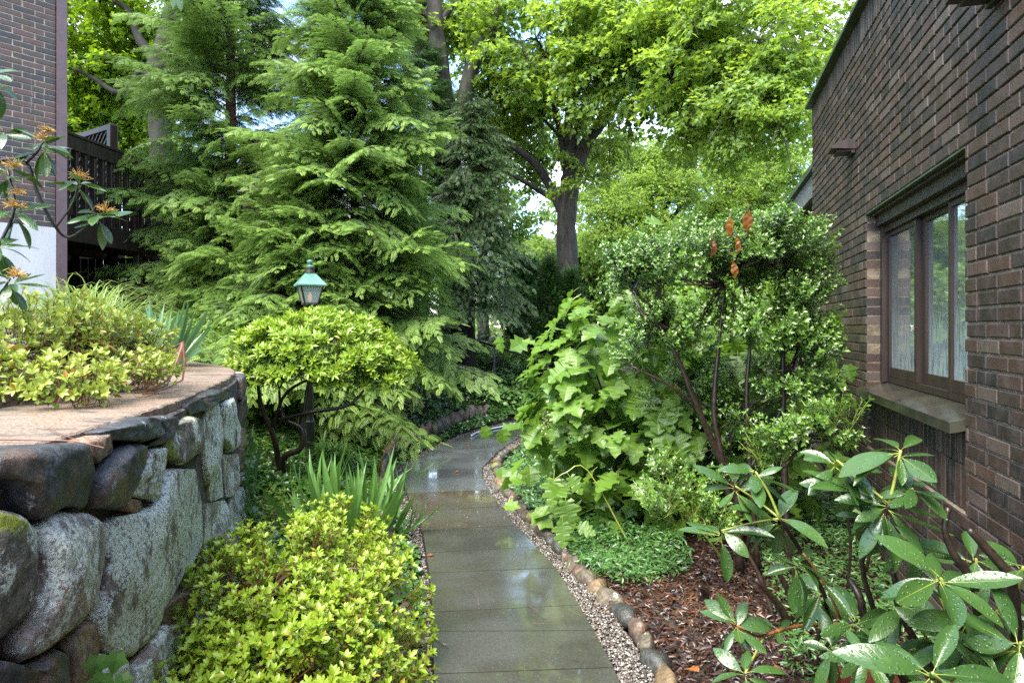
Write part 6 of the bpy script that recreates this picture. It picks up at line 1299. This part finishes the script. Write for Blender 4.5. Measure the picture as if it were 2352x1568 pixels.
iris('iris_clump', 'spiky green iris clump beside the path behind the lime azalea', (-1.20, 4.75, .05), 80, .68, .85, ig, 31, (.42, .3), .6)
iris('iris_clump', 'small iris tuft leaning over the slab edge', (-.98, 5.1, .0), 26, .42, 1.2, ig, 34, (.25, .2), .6)
iris('iris_clump', 'pale grey-green iris fan on the raised bed above the cap', (-2.62, 4.75, 1.30), 48, .52, .95, il, 32, (.40, .25), .8)
iris('iris_clump', 'narrow iris tuft between the wall end and the gnarled shrub stems', (-2.42, 6.1, .12), 12, .62, .35, il, 33, (.12, .1), .8)
def grass_clump(name, label, c, n, L, seed, mat='grass', wd=.008, spread=1.0, kind=None):
    rs = np.random.default_rng(seed); g = Geo()
    for i in range(n):
        a = rs.random() * 6.28; ln = L * rs.uniform(.5, 1.15); tl = rs.uniform(.15, .8) * spread; d = np.array([math.cos(a), math.sin(a), 0]); s_ = np.array([-d[1], d[0], 0]); p0 = np.array([rs.normal() * .07, rs.normal() * .07, 0]); V, F = [], []; m_ = 7
        for k in range(m_ + 1):
            u = k / m_; p = p0 + d * ln * (tl * u + .25 * u ** 3 * spread) + np.array([0, 0, ln * (u * (1 - tl * .3) - .55 * spread * tl * u ** 2.6 - .25 * u ** 4)]); w_ = wd * (1 - u ** 2) + .001; V += [p - s_ * w_, p + s_ * w_]
        for k in range(m_): F.append([2 * k, 2 * k + 1, 2 * k + 3, 2 * k + 2])
        g.add(V, F, rnd=rs.random())
    o = thing(name, label, 'grass', c); g.obj('blades', M[mat], o, kind='stuff'); return o
grass_clump('fountain_grass', 'arching pale fountain grass in front of the white foundation', (-3.35, 5.3, 1.40), 420, .95, 41, wd=.006, spread=1.1)
grass_clump('fountain_grass', 'second pale grass tuft beneath the deck corner', (-3.9, 5.9, 1.42), 300, 1.0, 42, wd=.006, spread=1.0)
grass_clump('fountain_grass', 'pale grass trailing behind the iris fan', (-2.95, 5.5, 1.38), 260, .62, 44, wd=.006, spread=1.25)
grass_clump('grass_tuft', 'low arching green grass tuft under the clipped shrub', (-2.0, 7.3, .12), 170, .5, 43, 'iris_green', .009, 1.25)

# ------------------------------------------------------------------ ground covers
def cover(name, label, X, Y, tm, size, mat, hmax=.12, seed=0, tilt=.5, zf=gz, tip=True, clump=2.3):
    rs = np.random.default_rng(seed); n = len(X); hv = (.5 + .5 * np.sin(X * clump * 2.1 + 1.3 * np.sin(Y * clump * 1.7)) * np.cos(Y * clump * 1.9 + X)) ; h = zf(X, Y) - .055 + hmax * (.25 + .75 * hv) * rs.random(n) ** .6 + .01
    g = Geo(); D = rs.normal(size=(n, 3)) * [1, 1, .35] + [0, -.35, 0]; scatter(g, tm, np.stack([X, Y, h], -1), D, rs.normal(size=(n, 3)) * tilt + [0, -.25, 1], size * rs.uniform(.6, 1.25, n), tip=(rs.random(n) < .12) * rs.random(n) if tip else None)
    o = g.obj(name, M[mat], kind='stuff'); o['label'] = label; return o
def left_pts(n, y0, y1, dmax, seed, dmin=.20):
    rs = np.random.default_rng(seed); Y = y0 + (y1 - y0) * rs.random(n); X = edge_l(Y) - dmin - rs.random(n) * dmax; b = np.interp(Y, [p[1] for p in FC], [p[0] for p in FC]); ok = (Y > 7.6) | (X > b + .02); return X[ok], Y[ok]
IVY_S = (IVY[0], IVY[1])
X, Y = left_pts(24000, 3.0, 9.0, 2.8, 1, .13); k = np.sin(X * 3.1 + 2) * np.cos(Y * 2.3) + rng.normal(size=len(X)) * .25 > .15; cover('ivy_bed', 'glossy dark ivy carpet on the left bank', X[~k], Y[~k], IVY_S, .062, 'ivy', .14, 1)
cover('groundcover', 'lime-green low leaves breaking through the ivy on the left bank', X[k], Y[k], L_SM, .05, 'ivy_lime', .18, 2)
X, Y = left_pts(13000, 8.6, 13.5, 3.4, 3, .22); k = Y > 11.0; cover('ivy_bed', 'paler ivy along the far bend of the path', X, Y, IVY_S, .07, 'ivy', .22, 3)
rs = np.random.default_rng(8); n = 9500; X = rs.uniform(-2.4, 2.2, n); Y = rs.uniform(11.9, 15.2, n); ok = (X < edge_l(Y) - .2) | (Y > np.interp(X, RX[:, 0][np.argsort(RX[:, 0])], RX[:, 1][np.argsort(RX[:, 0])]) + 1.1); cover('bank_leaves', 'broad pale green leaves covering the bank beyond the bend', X[ok], Y[ok], leaf_t(1, .62, 2, .2, .15, .45), .115, 'pachy', .32, 4, .35)
rs = np.random.default_rng(9); n = 17000; Y = rs.uniform(4.9, 9.5, n); X = edge_r(Y) + .22 + rs.random(n) * np.interp(Y, [4.9, 6, 9.5], [.5, 1.2, 1.4]); cover('vinca_bed', 'small bright vinca leaves under the hydrangea along the bend', X, Y, L_SM, .045, 'vinca', .15, 5, .5, clump=4)
n = 3200; a = rs.uniform(0, 6.28, n); r_ = rs.random(n) ** .5; c = G(1445, 1290); X = c.x + np.cos(a) * r_ * .42; Y = c.y + .05 + np.sin(a) * r_ * .42; cover('vinca_patch', 'round patch of blue-green vinca on the mulch', X, Y, L_PI, .045, 'vinca', .16, 6, .5)
n = 6500; Y = rs.uniform(2.6, 6.4, n); X = 1.23 + .2835 * Y - .06 - rs.random(n) ** 1.3 * .75; cover('vinca_bed', 'dense vinca at the foot of the brick wall', X, Y, L_PI, .045, 'vinca', .2, 7, .5)
n = 1300; Y = rs.uniform(2.0, 4.8, n); X = edge_l(Y) - .02 - np.abs(rs.normal(size=n)) * .09 - .03; cover('ivy_trail', 'ivy strands trailing over the gravel beside the slabs', X, Y, IVY_S, .045, 'ivy', .07, 9, .5)
rs = np.random.default_rng(19); n = 7000; Y = rs.uniform(6.3, 13, n); X = rs.uniform(1.3, 4.6, n); ok = X < 1.23 + .2835 * Y + np.where(Y > 7.1, .5, -.05); cover('groundcover', 'broad-leaved ground cover behind the hydrangea along the house', X[ok], Y[ok], L_SM, .10, 'pachy', .35, 14, .5)
# ivy climbing the end of the wall
g = Geo(); n = 420; s_ = rs.uniform(img_s(540) - .05, img_s(545) + 1.0, n); Pn = []; Dn = []
for q in s_:
    b_ = fc(q); n_ = fcn(q); Pn.append((b_[0] + n_[0] * .07, b_[1] + n_[1] * .07, rs.uniform(.1, .9) * rs.random() ** .4)); Dn.append((n_[0], n_[1], .3))
scatter(g, IVY_S, Pn, rs.normal(size=(n, 3)) * [.4, .4, .5] - [0, 0, .6], np.array(Dn), rs.uniform(.04, .075, n)); o = g.obj('climbing_ivy', M['ivy'], kind='stuff'); o['label'] = 'ivy creeping up the shaded end of the stone wall'
sp = thing('ivy_sprig', 'small ivy sprig clinging low on the stone wall', 'ivy', tuple(W(255, 1530, 1.85))); g = Geo(); g.add(IVY[0], IVY[1], rnd=.6); ivm = g.mesh('leaf', M['ivy'])
for px, py, s_ in ((225, 1505, .075), (270, 1498, .07), (240, 1545, .08), (215, 1560, .06), (280, 1548, .06)):
    place('leaf', ivm, sp, tuple(W(px, py, 1.83) - Vector(sp.location)), quat_yz((random.uniform(-.6, .6), -.1, -1), (.5, -1, .35)), s_)
g = Geo(); tube(g, [(-.05, 0, -.12), (0, .01, 0), (.03, 0, .05)], .002, 4); g.obj('stem', M['twig_green'], sp)

# ------------------------------------------------------------------ small things
def fallen(label, p, s_, col=0, up=(0, 0, 1), d=(1, .3, 0), name='fallen_leaf', cat='fallen leaf'):
    g = Geo(); V_, F_ = lobed2([(0.002, 0), (.22, .05), (.40, .2), (.25, .3), (.45, .5), (.22, .6), (.002, 1.0)], .35, .05, .1, int(s_ * 1e4)); g.add(V_, F_, rnd=col); me = g.mesh('fallen_leaf', M['deadleaf']); o = place(name, me, None, tuple(p), quat_yz(d, up), s_); tagged(o, label, cat); return o
for lb, px, py, s_, z in (('orange leaf lying on the brown slab mid path', 1024, 1128, .055, .02), ('curled orange leaf at the slab edge beside the azalea tips', 986, 1276, .05, .02), ('tan leaf on the grey slabs near the hose', 1077, 1017, .07, .02), ('yellowish leaf on the pale grey slab', 1055, 1083, .06, .02), ('tan dead leaf on the mulch by the edging stones', 1606, 1542, .07, .025), ('yellow leaf on the mulch below the low rosette', 1795, 1537, .055, .025), ('yellow leaf on the mulch next to the planter', 1868, 1533, .05, .025)):
    fallen(lb, G(px, py, z), s_, .9 if 'yellow' in lb or 'tan' in lb else .45, d=(random.uniform(-1, 1), random.uniform(-1, 1), .05))
for i, (lb, px, py, s_) in enumerate((('long withered brown leaf hanging highest in the glossy shrub', 1718, 482, .11), ('bright orange withered leaf caught in the top of the glossy shrub', 1678, 500, .09), ('withered orange leaf hanging below the two topmost', 1690, 545, .08), ('thin curled brown leaf left of the other withered leaves', 1636, 548, .09), ('lowest withered orange leaf in the glossy shrub', 1684, 600, .08))):
    wt = thing('withered_leaf', lb, 'withered leaf', tuple(W(px, py, 3.84)))
    g = Geo(); V_, F_ = leaf_t(1, .42, 6, .5 + .3 * (i % 2), .25, .5); g.add(V_ + np.random.default_rng(i).normal(size=V_.shape) * [.02, .01, .035], F_, rnd=.2 if 'brown' in lb else .85); bl = g.obj('blade', M['deadleaf'], wt)
    bl.rotation_mode = 'QUATERNION'; bl.rotation_quaternion = quat_yz((random.uniform(-.25, .25), -.05, -1), (random.uniform(-.7, .7), -1, .1)); bl.scale = (s_ * 1.25,) * 3
    g = Geo(); tube(g, [(0, 0, 0), (.01, .02, .04), (.0, .10, .07)], [.0015, .0022], 4, k=3); g.obj('stalk', M['twig_brown'], wt)
tw = thing('fallen_twig', 'thin reddish twig lying across the sandy wall cap', 'twig', (-1.5, 2.2, WT + .02)); b_ = Vector(tw.location)
g = Geo(); CZ = lambda px, py: Vector(((px - CX) / FP * ((CAMH - WT - .02) * FP / (py - HY)), (CAMH - WT - .02) * FP / (py - HY), WT + .022)) - b_
tube(g, [CZ(0, 1010), CZ(90, 1012), CZ(170, 1015), CZ(240, 1030)], [.0028, .0012], 4, k=5); tube(g, [CZ(110, 984), CZ(150, 1002), CZ(180, 1012)], [.0018, .001], 4, k=3); g.obj('twig', M['twig_brown'], tw)
tw2 = thing('fallen_twig', 'dark forked twig on the gravel and second-nearest slab', 'twig', tuple(G(1010, 1480, .02))); g = Geo(); f_ = lambda a, b: G(a, b, .022) - Vector(tw2.location)
tube(g, [f_(992, 1462), f_(1010, 1475), f_(1030, 1488)], [.003, .0015], 4, k=3); tube(g, [f_(1015, 1478), f_(1028, 1478)], [.0015, .001], 4, k=2); g.obj('twig', M['twig'], tw2)
# pine needles on the mulch
g = Geo(); n = 220; c = G(1560, 1390); P = np.stack([c.x + rs.normal(size=n) * .30, c.y + rs.normal(size=n) * .22, np.full(n, .03)], -1); scatter(g, (np.array([(-.5, -.006, 0), (.5, -.006, 0.02), (.5, .006, 0.02), (-.5, .006, 0)]), [[0, 1, 2, 3]]), P, rs.normal(size=(n, 3)) * [1, 1, .1], (0, 0, 1), .09, rnd=.5)
o = g.obj('fallen_needles', M['twig_orange'], kind='stuff'); o['label'] = 'rusty fallen needles scattered on the mulch'
